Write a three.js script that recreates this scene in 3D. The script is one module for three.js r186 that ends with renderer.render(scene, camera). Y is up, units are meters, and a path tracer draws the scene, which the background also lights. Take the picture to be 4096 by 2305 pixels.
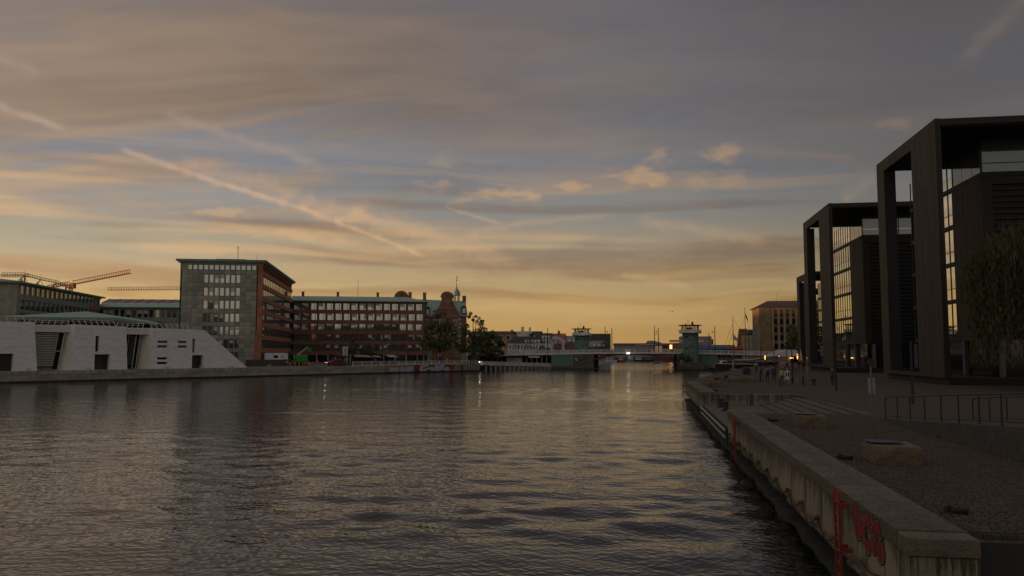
import * as THREE from 'three';
import { mergeGeometries, mergeVertices, toCreasedNormals } from 'three/addons/utils/BufferGeometryUtils.js';
import { RoundedBoxGeometry } from 'three/addons/geometries/RoundedBoxGeometry.js';
import { MarchingCubes } from 'three/addons/objects/MarchingCubes.js';

// ---------------------------------------------------------------- camera, sky, sun, exposure
const scene = new THREE.Scene();
const renderer = new THREE.WebGLRenderer({ antialias: true });
renderer.toneMapping = THREE.LinearToneMapping;
renderer.toneMappingExposure = 1.0;
renderer.shadowMap.enabled = true;
const camera = new THREE.PerspectiveCamera(39.27, 4096 / 2305, 0.2, 6000);
camera.position.set(0, 5.6, 0);
camera.rotation.set(THREE.MathUtils.degToRad(4.47), THREE.MathUtils.degToRad(9.204), 0, 'YXZ');
scene.add(camera);

const SUN_ELEVATION = 1.0;
const sun = new THREE.DirectionalLight(new THREE.Color(1, 0.5, 0.2), 2.6);
sun.position.set(-900, 920 * Math.tan(THREE.MathUtils.degToRad(SUN_ELEVATION)), -250 + 191);
sun.target.position.set(0, 0, -250);
sun.castShadow = true;
sun.shadow.camera.left = -320; sun.shadow.camera.right = 320; sun.shadow.camera.top = 120; sun.shadow.camera.bottom = -120; sun.shadow.camera.far = 1500;
sun.shadow.mapSize.set(4096, 2048);
scene.add(sun, sun.target);

// ---------------------------------------------------------------- seeded noise
function rng(seed) { let a = seed >>> 0; return () => { a = (a + 0x6D2B79F5) >>> 0; let t = Math.imul(a ^ (a >>> 15), 1 | a); t = (t + Math.imul(t ^ (t >>> 7), 61 | t)) ^ t; return ((t ^ (t >>> 14)) >>> 0) / 4294967296; }; }
const LAT = new Float32Array(65536); { const r = rng(77); for (let i = 0; i < 65536; i++) LAT[i] = r(); }
function vn(x, y, per = 256) {   // value noise, repeats every per cells
  const xi = Math.floor(x), yi = Math.floor(y); let fx = x - xi, fy = y - yi;
  fx = fx * fx * fx * (fx * (fx * 6 - 15) + 10); fy = fy * fy * fy * (fy * (fy * 6 - 15) + 10);
  let a, b, c, d;
  if (per === 256) { a = xi & 255; b = (xi + 1) & 255; c = (yi & 255) << 8; d = ((yi + 1) & 255) << 8; }
  else { a = ((xi % per) + per) % per; b = ((xi + 1) % per + per) % per; c = (((yi % per) + per) % per) << 8; d = (((yi + 1) % per + per) % per) << 8; }
  const p = LAT[a + c], q = LAT[b + c], s = LAT[a + d], t = LAT[b + d];
  return p + (q - p) * fx + (s - p) * fy + (p - q - s + t) * fx * fy;
}
function fbm(x, y, oct = 4, per = 256) { let v = 0, a = 0.5, n = 0; for (let i = 0; i < oct; i++) { v += a * vn(x + i * 17, y + i * 31, per); n += a; a *= 0.5; x *= 2; y *= 2; per = Math.min(256, per * 2); } return v / n; }
const sm = (a, b, x) => { const t = Math.min(1, Math.max(0, (x - a) / (b - a))); return t * t * (3 - 2 * t); };
const s2l = (c) => { c /= 255; return c <= 0.04045 ? c / 12.92 : ((c + 0.055) / 1.055) ** 2.4; };
const L3 = (r, g, b) => [s2l(r), s2l(g), s2l(b)];

// ---------------------------------------------------------------- dusk sky: air, altostratus veil, cumulus puffs and contrails
{
  const W = 4096, H = 2048, data = new Float32Array(W * H * 4);
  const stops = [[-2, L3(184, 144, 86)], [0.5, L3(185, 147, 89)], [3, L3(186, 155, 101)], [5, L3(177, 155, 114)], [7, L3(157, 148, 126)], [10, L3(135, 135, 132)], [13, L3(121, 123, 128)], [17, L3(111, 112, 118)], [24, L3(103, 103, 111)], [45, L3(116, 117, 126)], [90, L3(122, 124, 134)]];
  const around = [[-180, 1.5], [-140, 1.72], [-100, 1.68], [-70, 1.4], [-42, 1.28], [-9, 1.0], [22, 0.64], [50, 0.62], [90, 0.8], [130, 1.12], [180, 1.5]];   // brighter towards the sunset; raised left and behind, unseen, to light the bank faces
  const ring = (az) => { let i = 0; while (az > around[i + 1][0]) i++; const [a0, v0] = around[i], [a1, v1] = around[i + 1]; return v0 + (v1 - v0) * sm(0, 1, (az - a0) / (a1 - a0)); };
  const grad = (e) => { let i = 0; while (i < stops.length - 2 && e > stops[i + 1][0]) i++; const [e0, a] = stops[i], [e1, b] = stops[i + 1], t = sm(0, 1, (e - e0) / (e1 - e0)); return [a[0] + (b[0] - a[0]) * t, a[1] + (b[1] - a[1]) * t, a[2] + (b[2] - a[2]) * t]; };
  const puffs = [[-9.4, 11.1, 2.4, 0.5, 1], [-5.3, 11.6, 2.0, 0.36, 0.85], [-0.2, 12.1, 2.3, 0.75, 1], [1.2, 13.4, 1.0, 0.7, 0.6], [5.7, 13.4, 1.4, 0.65, 0.9], [-21, 9.4, 2.2, 0.5, 0.95], [-29.3, 9.3, 1.7, 0.35, 0.7], [-14.8, 11.6, 1.3, 0.6, 0.55], [-24.5, 7.9, 4.5, 0.45, 0.75], [-12.6, 10.5, 1.5, 0.35, 0.5], [-30.5, 6.6, 5, 0.4, 0.55], [4.5, 11.8, 3.5, 0.7, 0.5], [-14.2, 13.3, 1.1, 0.7, 0.3], [16.5, 14.4, 0.9, 0.6, 0.35]];
  const bands = [[-7, 5.9, 9, 0.75, 0.85], [9, 6.5, 10, 0.85, 0.8], [-35, 8.0, 6.5, 0.8, 0.7], [-30, 9.0, 7, 0.5, 0.5], [-39, 4.6, 7, 0.7, 0.5], [-14, 12.2, 8, 0.7, 0.6], [0, 12.2, 8, 0.6, 0.55], [-38, 11.0, 6, 0.4, 0.4], [14, 15.5, 8, 0.6, 0.35], [-8, 17.2, 16, 1.4, 0.35], [-24, 5.0, 5, 0.35, 0.35]];
  const trails = [
    [[[-35.7, 12.87], [-32.6, 12.09], [-29.2, 11.15], [-23.9, 9.76], [-22.2, 9.2]], 0.17, 1.0], [[[-21.8, 9.02], [-20.9, 8.7], [-18.4, 7.83], [-15, 6.5]], 0.14, 0.9],
    [[[-32.5, 12.4], [-27.1, 11.3], [-22.9, 10.1], [-18.4, 8.95], [-12.3, 7.4], [-8, 5.9]], 0.62, 0.5], [[[-43.5, 14.9], [-40.9, 14.24], [-38.4, 13.6]], 0.2, 0.85],
    [[[-33.3, 15.5], [-28.7, 14.25], [-25.6, 13.6], [-22, 12.5]], 0.3, 0.42], [[[27, 23], [24, 20.53], [22.3, 19.19], [20, 17.2]], 0.5, 0.4], [[[-14.1, 10.2], [-12, 9.57], [-9.6, 8.93]], 0.1, 0.55],
    [[[-12.8, 8.25], [-8.3, 9.1], [-1.2, 9.66]], 0.22, 0.35], [[[-44, 17.6], [-40, 16.75]], 0.3, 0.4], [[[13.3, 9.8], [15.4, 11.5]], 0.4, 0.35], [[[-1.6, 5.4], [3.6, 4.4]], 0.25, 0.4], [[[-0.5, 9.2], [9, 7.4]], 0.4, 0.35], [[[4, 14.2], [15, 12.4]], 0.3, 0.25]];
  const tan = L3(153, 132, 112), D = 180 / Math.PI;
  for (let j = H / 2; j < H; j++) {
    const el = ((j + 0.5) / H * 180 - 90), cy = Math.cos(el / D), sy = Math.sin(el / D), base = grad(el);
    for (let i = 0; i < W; i++) {
      const th = (i + 0.5) / W * 2 * Math.PI - Math.PI, x = Math.cos(th) * cy, z = Math.sin(th) * cy;
      const az = Math.atan2(x, -z) * D, o = (j * W + i) * 4;
      if ((el > 28 || az < -46 || az > 28) && ((i & 1) || (j & 1))) { const f = ((j & ~1) * W + (i & ~1)) * 4; if (f !== o) { data[o] = data[f]; data[o + 1] = data[f + 1]; data[o + 2] = data[f + 2]; data[o + 3] = 1; continue; } }
      let [r, g, b] = base;
      const px = x / (sy + 0.13), pz = z / (sy + 0.13);
      // veil of altostratus, drawn out across the sky
      const wx = fbm(px * 1.1 + 40, pz * 1.1 + 9, 3) - 0.5, wz = fbm(px * 1.1 + 90, pz * 1.1 + 70, 3) - 0.5;
      const veil = fbm(px * 0.8 + wx * 1.6 + 11, pz * 2.4 + px * 0.35 + wz * 1.2 + 5, 6);
      const fine = fbm(px * 3 + wx * 4 + 61, pz * 9 + px * 1.4 + wz * 3 + 15, 5);
      let v = sm(0.36, 0.66, veil * 0.72 + fine * 0.28) * (0.22 + 0.6 * sm(14, -24, Math.abs(az + 50) - 42)) * (0.35 + 0.65 * sm(4, 13, el));
      const lum = (r + g + b) / 3 * (1.02 + 0.6 * (fine - 0.5)), tl = (tan[0] + tan[1] + tan[2]) / 3, warm = sm(26, 3, el) * 0.6;
      r += (tan[0] * lum / tl * (1 + 0.12 * warm) - r) * v; g += (tan[1] * lum / tl - g) * v; b += (tan[2] * lum / tl * (1 - 0.3 * warm) - b) * v;
      // low streaks all round the horizon
      const st = fbm(az * 0.06 + 30 + wx * 1.2, el * 1.1 + wz * 0.9 + 3 + az * 0.008, 6, 256), sk = sm(0.46, 0.72, st) * sm(0.5, 3, el) * sm(15, 8, el) * 0.75;
      r *= 1 - 0.24 * sk; g *= 1 - 0.36 * sk; b *= 1 - 0.38 * sk;
      const st2 = fbm(az * 0.07 + 80 + wx, el * 1.4 + 50 + wz * 2, 5), sl = sm(0.5, 0.76, st2) * sm(0.5, 3, el) * sm(16, 8, el) * 0.8;
      r += (s2l(205) - r) * sl * 0.5; g += (s2l(172) - g) * sl * 0.45; b += (s2l(122) - b) * sl * 0.4;
      if (az > -60 && az < 40 && el < 30) {
        const n = fbm(az * 0.8 + 13, el * 2.2 + 7, 5), n2 = fbm(az * 0.28 + 200, el * 2.1 + 44, 5);
        for (const [a0, e0, wa, we, k] of bands) {
          const da = (az - a0) / wa, de = (el - e0 + (n2 - 0.5) * 0.8) / (we * (0.6 + 0.9 * n)), q = Math.exp(-da * da - de * de); if (q < 0.02) continue;
          const m = Math.min(1, q * k * (0.15 + 1.5 * n2 * n)) * 0.75;
          r += (r * 0.74 - r) * m; g += (g * 0.68 - g) * m; b += (b * 0.68 - b) * m;
        }
        for (const [a0, e0, wa, we, k] of puffs) {
          const da = (az - a0) / wa, de = (el - e0) / we, q = Math.exp(-da * da - de * de); if (q < 0.02) continue;
          const m = sm(0.3, 0.95, q * 0.75 + (n - 0.5) * 1.5 + 0.12) * k * Math.min(1, q * 2.2) * 0.5;
          r += (s2l(206) - r) * m; g += (s2l(168) - g) * m; b += (s2l(122) - b) * m;
        }
        for (const [pts, w, k] of trails) {
          if (az < pts[0][0] - 2 && pts[0][0] < pts[pts.length - 1][0]) continue;
          let best = 1e9, tt = 0;
          for (let s = 0; s < pts.length - 1; s++) {
            const [ax, ay] = pts[s], [bx_, by_] = pts[s + 1], dx = bx_ - ax, dy = by_ - ay; let t = ((az - ax) * dx + (el - ay) * dy) / (dx * dx + dy * dy); t = t < 0 ? 0 : t > 1 ? 1 : t;
            const d = Math.hypot(az - ax - dx * t, el - ay - dy * t); if (d < best) { best = d; tt = (s + t) / (pts.length - 1); }
          }
          if (best > w * 3) continue;
          const wob = (vn(az * 2.1 + 9, el * 2.1) - 0.5) * w * 0.8, d = Math.abs(best + wob) / w, m = Math.exp(-d * d) * k * sm(0, 0.07, tt) * sm(1, 0.86, tt) * (0.55 + 0.8 * (n - 0.15)) * 0.8;
          const hi = sm(16, 6, el);
          r += (s2l(160 + 56 * hi) - r) * m; g += (s2l(140 + 38 * hi) - g) * m; b += (s2l(130 + 4 * hi) - b) * m;
        }
      }
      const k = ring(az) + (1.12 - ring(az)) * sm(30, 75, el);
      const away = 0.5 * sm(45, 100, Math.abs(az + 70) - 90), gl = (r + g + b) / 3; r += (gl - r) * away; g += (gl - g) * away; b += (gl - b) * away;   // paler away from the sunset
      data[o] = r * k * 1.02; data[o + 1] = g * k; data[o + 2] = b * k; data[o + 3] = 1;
    }
  }
  const below = L3(60, 52, 42);
  for (let j = 0; j < H / 2; j++) for (let i = 0; i < W; i++) { const o = (j * W + i) * 4; data[o] = below[0]; data[o + 1] = below[1]; data[o + 2] = below[2]; data[o + 3] = 1; }
  const t = new THREE.DataTexture(data, W, H, THREE.RGBAFormat, THREE.FloatType);
  t.mapping = THREE.EquirectangularReflectionMapping; t.magFilter = THREE.LinearFilter; t.minFilter = THREE.LinearFilter; t.needsUpdate = true;
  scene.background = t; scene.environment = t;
}

// ---------------------------------------------------------------- builders
const used = {};
function numbered(n) { const k = used[n] = (used[n] ?? -1) + 1; return k ? n + '_' + String(k).padStart(3, '0') : n; }
const lit = (o) => { o.castShadow = true; o.receiveShadow = true; return o; };
function thing(name, label, category, [x, y, z] = [0, 0, 0], turn = 0, group) {
  const o = new THREE.Group(); o.name = numbered(name); o.position.set(x, y, z); o.rotation.y = turn;
  o.userData = { label, category }; if (group) o.userData.group = group; scene.add(o); return o;
}
function tag(o, label, category, group) { o.userData = { label, category }; if (group) o.userData.group = group; return o; }
function flat(g) { const q = g.index ? g.toNonIndexed() : g; for (const k of Object.keys(q.attributes)) if (!['position', 'normal', 'uv', 'color'].includes(k)) q.deleteAttribute(k); return q; }
function mg(list) { if (!Array.isArray(list)) return list; if (list.length === 1) return list[0]; return mergeGeometries(list.map(flat), false); }
function part(parent, name, geo, m, label) { const o = lit(new THREE.Mesh(mg(geo), m)); o.name = name; if (label) o.userData.label = label; parent.add(o); return o; }
function top(name, geo, m, label, category, group) { const o = lit(new THREE.Mesh(mg(geo), m)); o.name = numbered(name); scene.add(o); return tag(o, label, category, group); }
function struct(name, geo, m) { const o = lit(new THREE.Mesh(mg(geo), m)); o.name = numbered(name); o.userData.kind = 'structure'; scene.add(o); return o; }
// box between two corners, uv in metres
function bx(x0, x1, y0, y1, z0, z1) {
  const w = x1 - x0, h = y1 - y0, d = z1 - z0, g = new THREE.BoxGeometry(w, h, d), uv = g.attributes.uv, s = [[d, h], [d, h], [w, d], [w, d], [w, h], [w, h]];
  for (let i = 0; i < 24; i++) { const [a, b] = s[Math.floor(i / 4)]; uv.setXY(i, uv.getX(i) * a + x0 * 0.37 + z0 * 0.21, uv.getY(i) * b + y0); }
  g.translate((x0 + x1) / 2, (y0 + y1) / 2, (z0 + z1) / 2); return g;
}
function bar(a, b, w, d = w) {   // square bar from a to b
  const A = new THREE.Vector3(...a), B = new THREE.Vector3(...b), L = A.distanceTo(B), g = new THREE.BoxGeometry(w, L, d);
  g.applyQuaternion(new THREE.Quaternion().setFromUnitVectors(new THREE.Vector3(0, 1, 0), B.clone().sub(A).normalize())); g.translate(...A.add(B).multiplyScalar(0.5).toArray()); return g;
}
function rod(a, b, r, r2 = r, seg = 7) {
  const A = new THREE.Vector3(...a), B = new THREE.Vector3(...b), L = A.distanceTo(B), g = new THREE.CylinderGeometry(r2, r, L, seg);
  g.applyQuaternion(new THREE.Quaternion().setFromUnitVectors(new THREE.Vector3(0, 1, 0), B.clone().sub(A).normalize())); g.translate(...A.add(B).multiplyScalar(0.5).toArray()); return g;
}
function tube(pts, r, seg = 24, rs = 6) { return new THREE.TubeGeometry(new THREE.CatmullRomCurve3(pts.map((p) => new THREE.Vector3(...p))), seg, r, rs, false); }
function prism(pts, y0, y1, bevel = 0) {   // plan outline [x, z] raised from y0 to y1, uv in metres
  const s = new THREE.Shape(pts.map(([x, z]) => new THREE.Vector2(x, -z))), g = new THREE.ExtrudeGeometry(s, { depth: y1 - y0, bevelEnabled: bevel > 0, bevelSize: bevel, bevelThickness: bevel, bevelSegments: 1, bevelOffset: -bevel });
  g.rotateX(-Math.PI / 2); g.translate(0, y0, 0); return g;
}
function slab(pts, z0, z1) {   // outline [x, y] drawn through z0 to z1
  const s = new THREE.Shape(pts.map(([x, y]) => new THREE.Vector2(x, y))), g = new THREE.ExtrudeGeometry(s, { depth: z1 - z0, bevelEnabled: false }); g.translate(0, 0, z0); return g;
}
function poly(verts, faces) {   // faceted mesh from corner lists
  const p = [], u = [];
  for (const f of faces) for (let i = 1; i < f.length - 1; i++) for (const k of [f[0], f[i], f[i + 1]]) { p.push(...verts[k]); u.push(verts[k][0] + verts[k][2], verts[k][1]); }
  const g = new THREE.BufferGeometry(); g.setAttribute('position', new THREE.Float32BufferAttribute(p, 3)); g.setAttribute('uv', new THREE.Float32BufferAttribute(u, 2)); g.computeVertexNormals(); return g;
}

// ---------------------------------------------------------------- materials
function tex(n, fn, rep = 1, srgb = true) {
  const d = new Uint8Array(n * n * 4);
  for (let j = 0; j < n; j++) for (let i = 0; i < n; i++) { const c = fn(i / n, j / n), o = (j * n + i) * 4; d[o] = Math.max(0, Math.min(255, c[0] * 255)); d[o + 1] = Math.max(0, Math.min(255, c[1] * 255)); d[o + 2] = Math.max(0, Math.min(255, c[2] * 255)); d[o + 3] = 255; }
  const t = new THREE.DataTexture(d, n, n, THREE.RGBAFormat); t.wrapS = t.wrapT = THREE.RepeatWrapping; t.magFilter = THREE.LinearFilter; t.minFilter = THREE.LinearMipmapLinearFilter; t.generateMipmaps = true; t.repeat.set(rep, rep); if (srgb) t.colorSpace = THREE.NoColorSpace; t.needsUpdate = true; return t;
}
const grey = (v) => [v, v, v];
function again(t, rx, ry) { const c = t.clone(); c.repeat.set(rx, ry); c.needsUpdate = true; return c; }
const T_grain = tex(512, (u, v) => grey(0.62 + 0.55 * (fbm(u * 32, v * 32, 4, 32) - 0.5) + 0.35 * (fbm(u * 4, v * 4, 3, 4) - 0.5)), 0.25);
const T_streak = tex(512, (u, v) => grey(0.62 + 0.8 * (fbm(u * 48, v * 2, 4, 2) * 0.6 + vn(u * 64, v * 2, 64) * 0.4 - 0.5) * 0.8 + 0.25 * (fbm(u * 6, v * 6, 3, 6) - 0.5)), 0.25);
const T_blotch = tex(512, (u, v) => { const a = fbm(u * 6, v * 6, 5, 6), b = fbm(u * 40, v * 40, 3, 40); return grey(0.3 + 0.55 * a + 0.2 * b); }, 0.12);
function mat(r, g, b, rough = 0.85, o = {}) { const m = new THREE.MeshStandardMaterial({ roughness: rough, ...o }); m.color.setRGB(r, g, b); return m; }
const K = 1.55;   // the grain maps average about 0.62
const gm = (r, g, b, rough, t = T_grain, o = {}) => mat(r * K, g * K, b * K, rough, { map: t, ...o });
const M = {
  copper: gm(0.32, 0.43, 0.33, 0.8, T_streak), copperDark: gm(0.075, 0.115, 0.095, 0.75, T_streak), copperRail: gm(0.2, 0.3, 0.235, 0.75, T_streak),
  brick: gm(0.37, 0.15, 0.08, 0.92, T_blotch), brickDark: gm(0.22, 0.085, 0.048, 0.92, T_blotch), brickOld: gm(0.23, 0.11, 0.066, 0.92, T_blotch), ochre: gm(0.38, 0.22, 0.12, 0.92, T_blotch),
  slate: [gm(0.28, 0.29, 0.22, 0.6), gm(0.32, 0.32, 0.24, 0.6), gm(0.38, 0.365, 0.27, 0.55), gm(0.23, 0.245, 0.195, 0.6), gm(0.44, 0.34, 0.24, 0.6)],
  slateCore: mat(0.03, 0.032, 0.028), dark: mat(0.012, 0.012, 0.012, 0.7), black: mat(0.02, 0.02, 0.021, 0.6), steel: mat(0.16, 0.16, 0.16, 0.5, { metalness: 0.6 }), steelDark: mat(0.035, 0.035, 0.036, 0.55, { metalness: 0.3 }),
  white: gm(0.72, 0.72, 0.72, 0.7), cream: gm(0.62, 0.58, 0.48, 0.8), whiteTrim: mat(0.75, 0.74, 0.7, 0.6), stone: gm(0.36, 0.33, 0.27, 0.85, T_blotch),
  glass: mat(0.32, 0.35, 0.37, 0.03, { metalness: 0.9 }), glassDim: mat(0.2, 0.21, 0.2, 0.05, { metalness: 0.8 }), glassDark: mat(0.016, 0.018, 0.02, 0.06, { metalness: 0 }), mirror: mat(0.66, 0.7, 0.68, 0.015, { metalness: 1 }),
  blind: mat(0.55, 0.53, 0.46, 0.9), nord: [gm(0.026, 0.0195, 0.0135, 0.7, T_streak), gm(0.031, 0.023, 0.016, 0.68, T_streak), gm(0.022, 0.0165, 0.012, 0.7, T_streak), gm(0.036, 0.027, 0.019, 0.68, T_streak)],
  red: mat(0.42, 0.05, 0.02, 0.55), green: mat(0.05, 0.26, 0.035, 0.5), roofDark: gm(0.045, 0.042, 0.042, 0.85), roofRed: gm(0.3, 0.1, 0.045, 0.9, T_blotch), roofGrey: gm(0.2, 0.19, 0.2, 0.7),
  yellow: mat(0.7, 0.5, 0.02, 0.6), wood: gm(0.22, 0.13, 0.06, 0.7, T_streak), rust: gm(0.034, 0.02, 0.013, 0.9, T_blotch), rope: mat(0.32, 0.27, 0.18, 0.95), tyre: mat(0.015, 0.015, 0.015, 0.9),
  skin: mat(0.45, 0.28, 0.2, 0.6), asphalt: gm(0.06, 0.058, 0.055, 0.95, T_blotch),
};
// ---------------------------------------------------------------- the banks, the water
const LA = [-112, -122], LU = [0.5432, -0.8395], LV = [-0.8395, -0.5432], LTURN = Math.acos(0.5432);   // left quay: origin, along it, inland
const lb = (u, v) => [LA[0] + LU[0] * u + LV[0] * v, LA[1] + LU[1] * u + LV[1] * v];
const M_ground = gm(0.13, 0.115, 0.09, 0.95, T_blotch);
struct('left_bank_ground', prism([lb(-700, 0.5), lb(-10, 0.5), lb(121.5, 0.5), lb(122, 9), [-56, -258], [-50, -300], [-38, -345], [-25, -380], [-24, -560], [-900, -900], [-2500, -2500], [-3500, 1500]], -1.5, 2.0), M_ground);
struct('far_shore_ground', prism([[-24.2, -525], [30, -525], [52, -545], [2500, -900], [2500, -3600], [-2600, -3600], [-2300, -2400]], -1.5, 1.9), M_ground);
struct('right_bank_ground', prism([[30, -300], [27, -330], [26, -515], [60, -540], [2400, -800], [2400, 600], [120, 200], [60, -17], [40, -92], [60, -180], [50, -258], [42, -262]], -1.5, 2.02), M_ground);

// right quay, cut by the stepped landing
const T_cob = tex(512, (u, v) => { const n = 26, y = v * n, row = Math.floor(y), x = u * n * 0.75 + (row % 2) * 0.5 + 0.3 * vn(row * 3.1, 1), fx = Math.abs((x % 1) - 0.5) * 2, fy = Math.abs((y % 1) - 0.5) * 2, e = Math.min(sm(1, 0.72, fx), sm(1, 0.72, fy)), t = LAT[(Math.floor(x) % 19 * 41 + (row % 26) * 97) & 65535]; return grey((0.25 + 0.45 * e) * (0.75 + 0.5 * t)); }, 1 / 3.4);
const M_paving = gm(0.058, 0.042, 0.023, 0.9, T_cob, { bumpMap: T_cob, bumpScale: 0.02 });
const quay = prism([[5.6, -17.2], [60, -17.2], [60, -256], [41, -256], [33, -214], [23.5, -188], [13.5, -143.5], [6.9, -108], [6.2, -99.3], [5.2, -95.4], [5.3, -68.6], [12.2, -68.6], [12.9, -48.4], [5.3, -48.4]], -0.6, 2.06);
const quayMesh = struct('quay_pavement', quay, M_paving);
const T_conc = tex(1024, (u, v) => {   // cast concrete with algae drips from the coping and an uneven tide stain
  const a = fbm(u * 10, v * 4, 5, 4), f = fbm(u * 90, v * 90, 2, 90), w = u + 0.004 * (fbm(u * 30, v * 20, 3, 20) - 0.5), run = vn(w * 96, 3, 96) * 0.6 + vn(w * 230, 9, 230) * 0.4, big = vn(w * 14, 5, 14);
  const len = 0.04 + 0.62 * Math.pow(run, 2.2) * (0.35 + big), drip = sm(0.83 - len - 0.05, 0.83 - len + 0.05, v) * sm(0.3, 0.62, run + 0.3 * (a - 0.5)) * 0.75;
  const tide = sm(0.44, 0.36, v + 0.16 * (vn(w * 20, 1, 20) - 0.5) + 0.1 * (run - 0.5)) * (0.55 + 0.4 * a), k = (1 - drip) * (1 - 0.75 * tide), g = 0.8 + 0.35 * (f - 0.5) + 0.35 * (a - 0.5);
  return [g * k + 0.02, g * k * (1 + 0.04 * drip) + 0.02, g * k * (0.97 - 0.1 * tide) + 0.012];
}, 1 / 6);
T_conc.repeat.set(1 / 7, 1 / 2.3);
const M_conc = [mat(0.27, 0.235, 0.16, 0.9, { map: T_conc, bumpMap: T_conc, bumpScale: 0.006 }), mat(0.31, 0.265, 0.18, 0.9, { map: T_conc, bumpMap: T_conc, bumpScale: 0.006 }), mat(0.24, 0.21, 0.145, 0.9, { map: T_conc, bumpMap: T_conc, bumpScale: 0.006 })];
const T_cope = tex(512, (u, v) => { const a = fbm(u * 5, v * 5, 5, 5), f = fbm(u * 64, v * 64, 3, 64); return grey(0.45 + 0.5 * (a - 0.5) + 0.7 * (f - 0.35)); }, 0.4);
const M_cope = [gm(0.125, 0.101, 0.07, 0.9, T_cope), gm(0.14, 0.113, 0.078, 0.9, T_cope), gm(0.11, 0.09, 0.063, 0.9, T_cope)];
const M_moss = gm(0.015, 0.018, 0.008, 0.95, T_blotch), M_wetAndShade = gm(0.03, 0.028, 0.022, 0.5, T_blotch);  // dark wet tone; also holds the shade of the end wall and gap
// quay wall: granite coping stones, concrete panels, a rotten gap and a mossy footing
const wallR = thing('quay_wall', 'weathered concrete quay wall with granite coping along the right bank', 'quay wall', [0, 0, 0]);
const runs = [[-16.6, -48.3], [-68.7, -95.3]];
{
  const rr = rng(5);
  for (const [za, zb] of runs) {
    let z = za;
    while (z > zb + 0.4) { const l = Math.min(z - zb, 2.1 + rr() * 1.3), e = z - l < zb + 0.9 ? zb : z - l; const c = new RoundedBoxGeometry(1.25, 0.36, z - e - 0.02, 1, 0.022); const p = part(wallR, 'coping_stone', c, M_cope[Math.floor(rr() * 3)]); p.position.set(5.325 + (rr() - 0.5) * 0.02, 2.055 + (rr() - 0.5) * 0.016, (z + e) / 2); z = e; }
    z = za;
    while (z > zb + 0.3) { const l = 2.6 + rr() * 0.5, e = z - l < zb + 0.8 ? zb : z - l; const p = part(wallR, 'wall_panel', bx(4.76 + rr() * 0.012, 5.25, 0.66 + (rr() - 0.5) * 0.05, 1.86, e + 0.012, z - 0.012), M_conc[Math.floor(rr() * 3)]); z = e; }
  }
  // end face of the quay
  part(wallR, 'end_coping', new RoundedBoxGeometry(1.25, 0.33, 0.6, 1, 0.02).translate(5.325, 2.04, -16.28), M_cope[1]);
  part(wallR, 'end_block', bx(4.8, 5.94, -0.4, 1.86, -16.58, -16.02), M_conc[2]);
  part(wallR, 'recess_backing', [bx(5.26, 5.6, -0.5, 1.95, -48.28, -16.6), bx(5.26, 5.6, -0.5, 1.95, -95.3, -68.72)], M_wetAndShade);  // black void under the panels, its shade put into the colour
  part(wallR, 'end_wall', bx(5.95, 60, -0.6, 1.98, -17.19, -16.9), M_wetAndShade);  // dock wall in shadow, the shade put into its dark colour
  // footing: uneven mossy ledge at the waterline
  const fv = [], ff = []; let z = -16.2; const r2 = rng(8);
  for (let i = 0; z > -96; i++, z -= 0.22) { const o = 4.42 + 0.32 * fbm(z * 0.7, 2, 4), h = 0.02 + 0.16 * fbm(z * 1.3, 8, 3); fv.push([o, -0.8, z], [o + 0.02, h * 0.55, z], [o + 0.2, h, z], [5.3, h + 0.04, z]); if (i) { const a = i * 4, b = a - 4; for (let k = 0; k < 3; k++) ff.push([b + k, a + k, a + k + 1, b + k + 1]); } }
  const fg = [poly(fv, ff)]; z = -17;
  part(wallR, 'footing', fg, M_moss);
  // broken lower lip of the panels
  const lip = []; z = -17; while (z > -48) { const l = 0.4 + r2() * 1.1; if (r2() < 0.7) lip.push(bx(4.7 + r2() * 0.05, 5.2, 0.55 + r2() * 0.06, 0.64 + r2() * 0.03, z - l, z)); z -= l; } part(wallR, 'broken_lip', lip, M_conc[0]);
}
// stepped landing at z -48 to -68
{
  const lm = gm(0.125, 0.1, 0.075, 0.9, T_cope);
  const t = thing('stepped_landing', 'low stone landing with wide steps cut into the right quay', 'steps', [0, 0, 0]);
  part(t, 'landing_floor', bx(4.78, 9.3, -0.6, 1.2, -68.49, -48.45), lm);
  for (let k = 0; k < 6; k++) part(t, 'step', bx(9.3 + k * 0.6, 13, -0.5, 1.2 + 0.142 * (k + 1) - 0.01, -68.5 + k * 0.02, -48.5 - k * 0.02), k % 2 ? lm : M_cope[0]);
  part(t, 'side_wall', bx(4.78, 12.4, 1.0, 2.085, -68.98, -68.5), M_conc[2]);
  part(t, 'landing_face', bx(4.72, 4.76, -0.3, 1.19, -68.5, -48.5), M_moss);
  part(t, 'guard_rail', [bar([4.62, 1.02, -48.6], [4.62, 1.02, -68.4], 0.09), bar([4.62, 0.62, -48.6], [4.62, 0.62, -68.4], 0.09)], gm(0.42, 0.36, 0.27, 0.8, T_streak));
}
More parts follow.
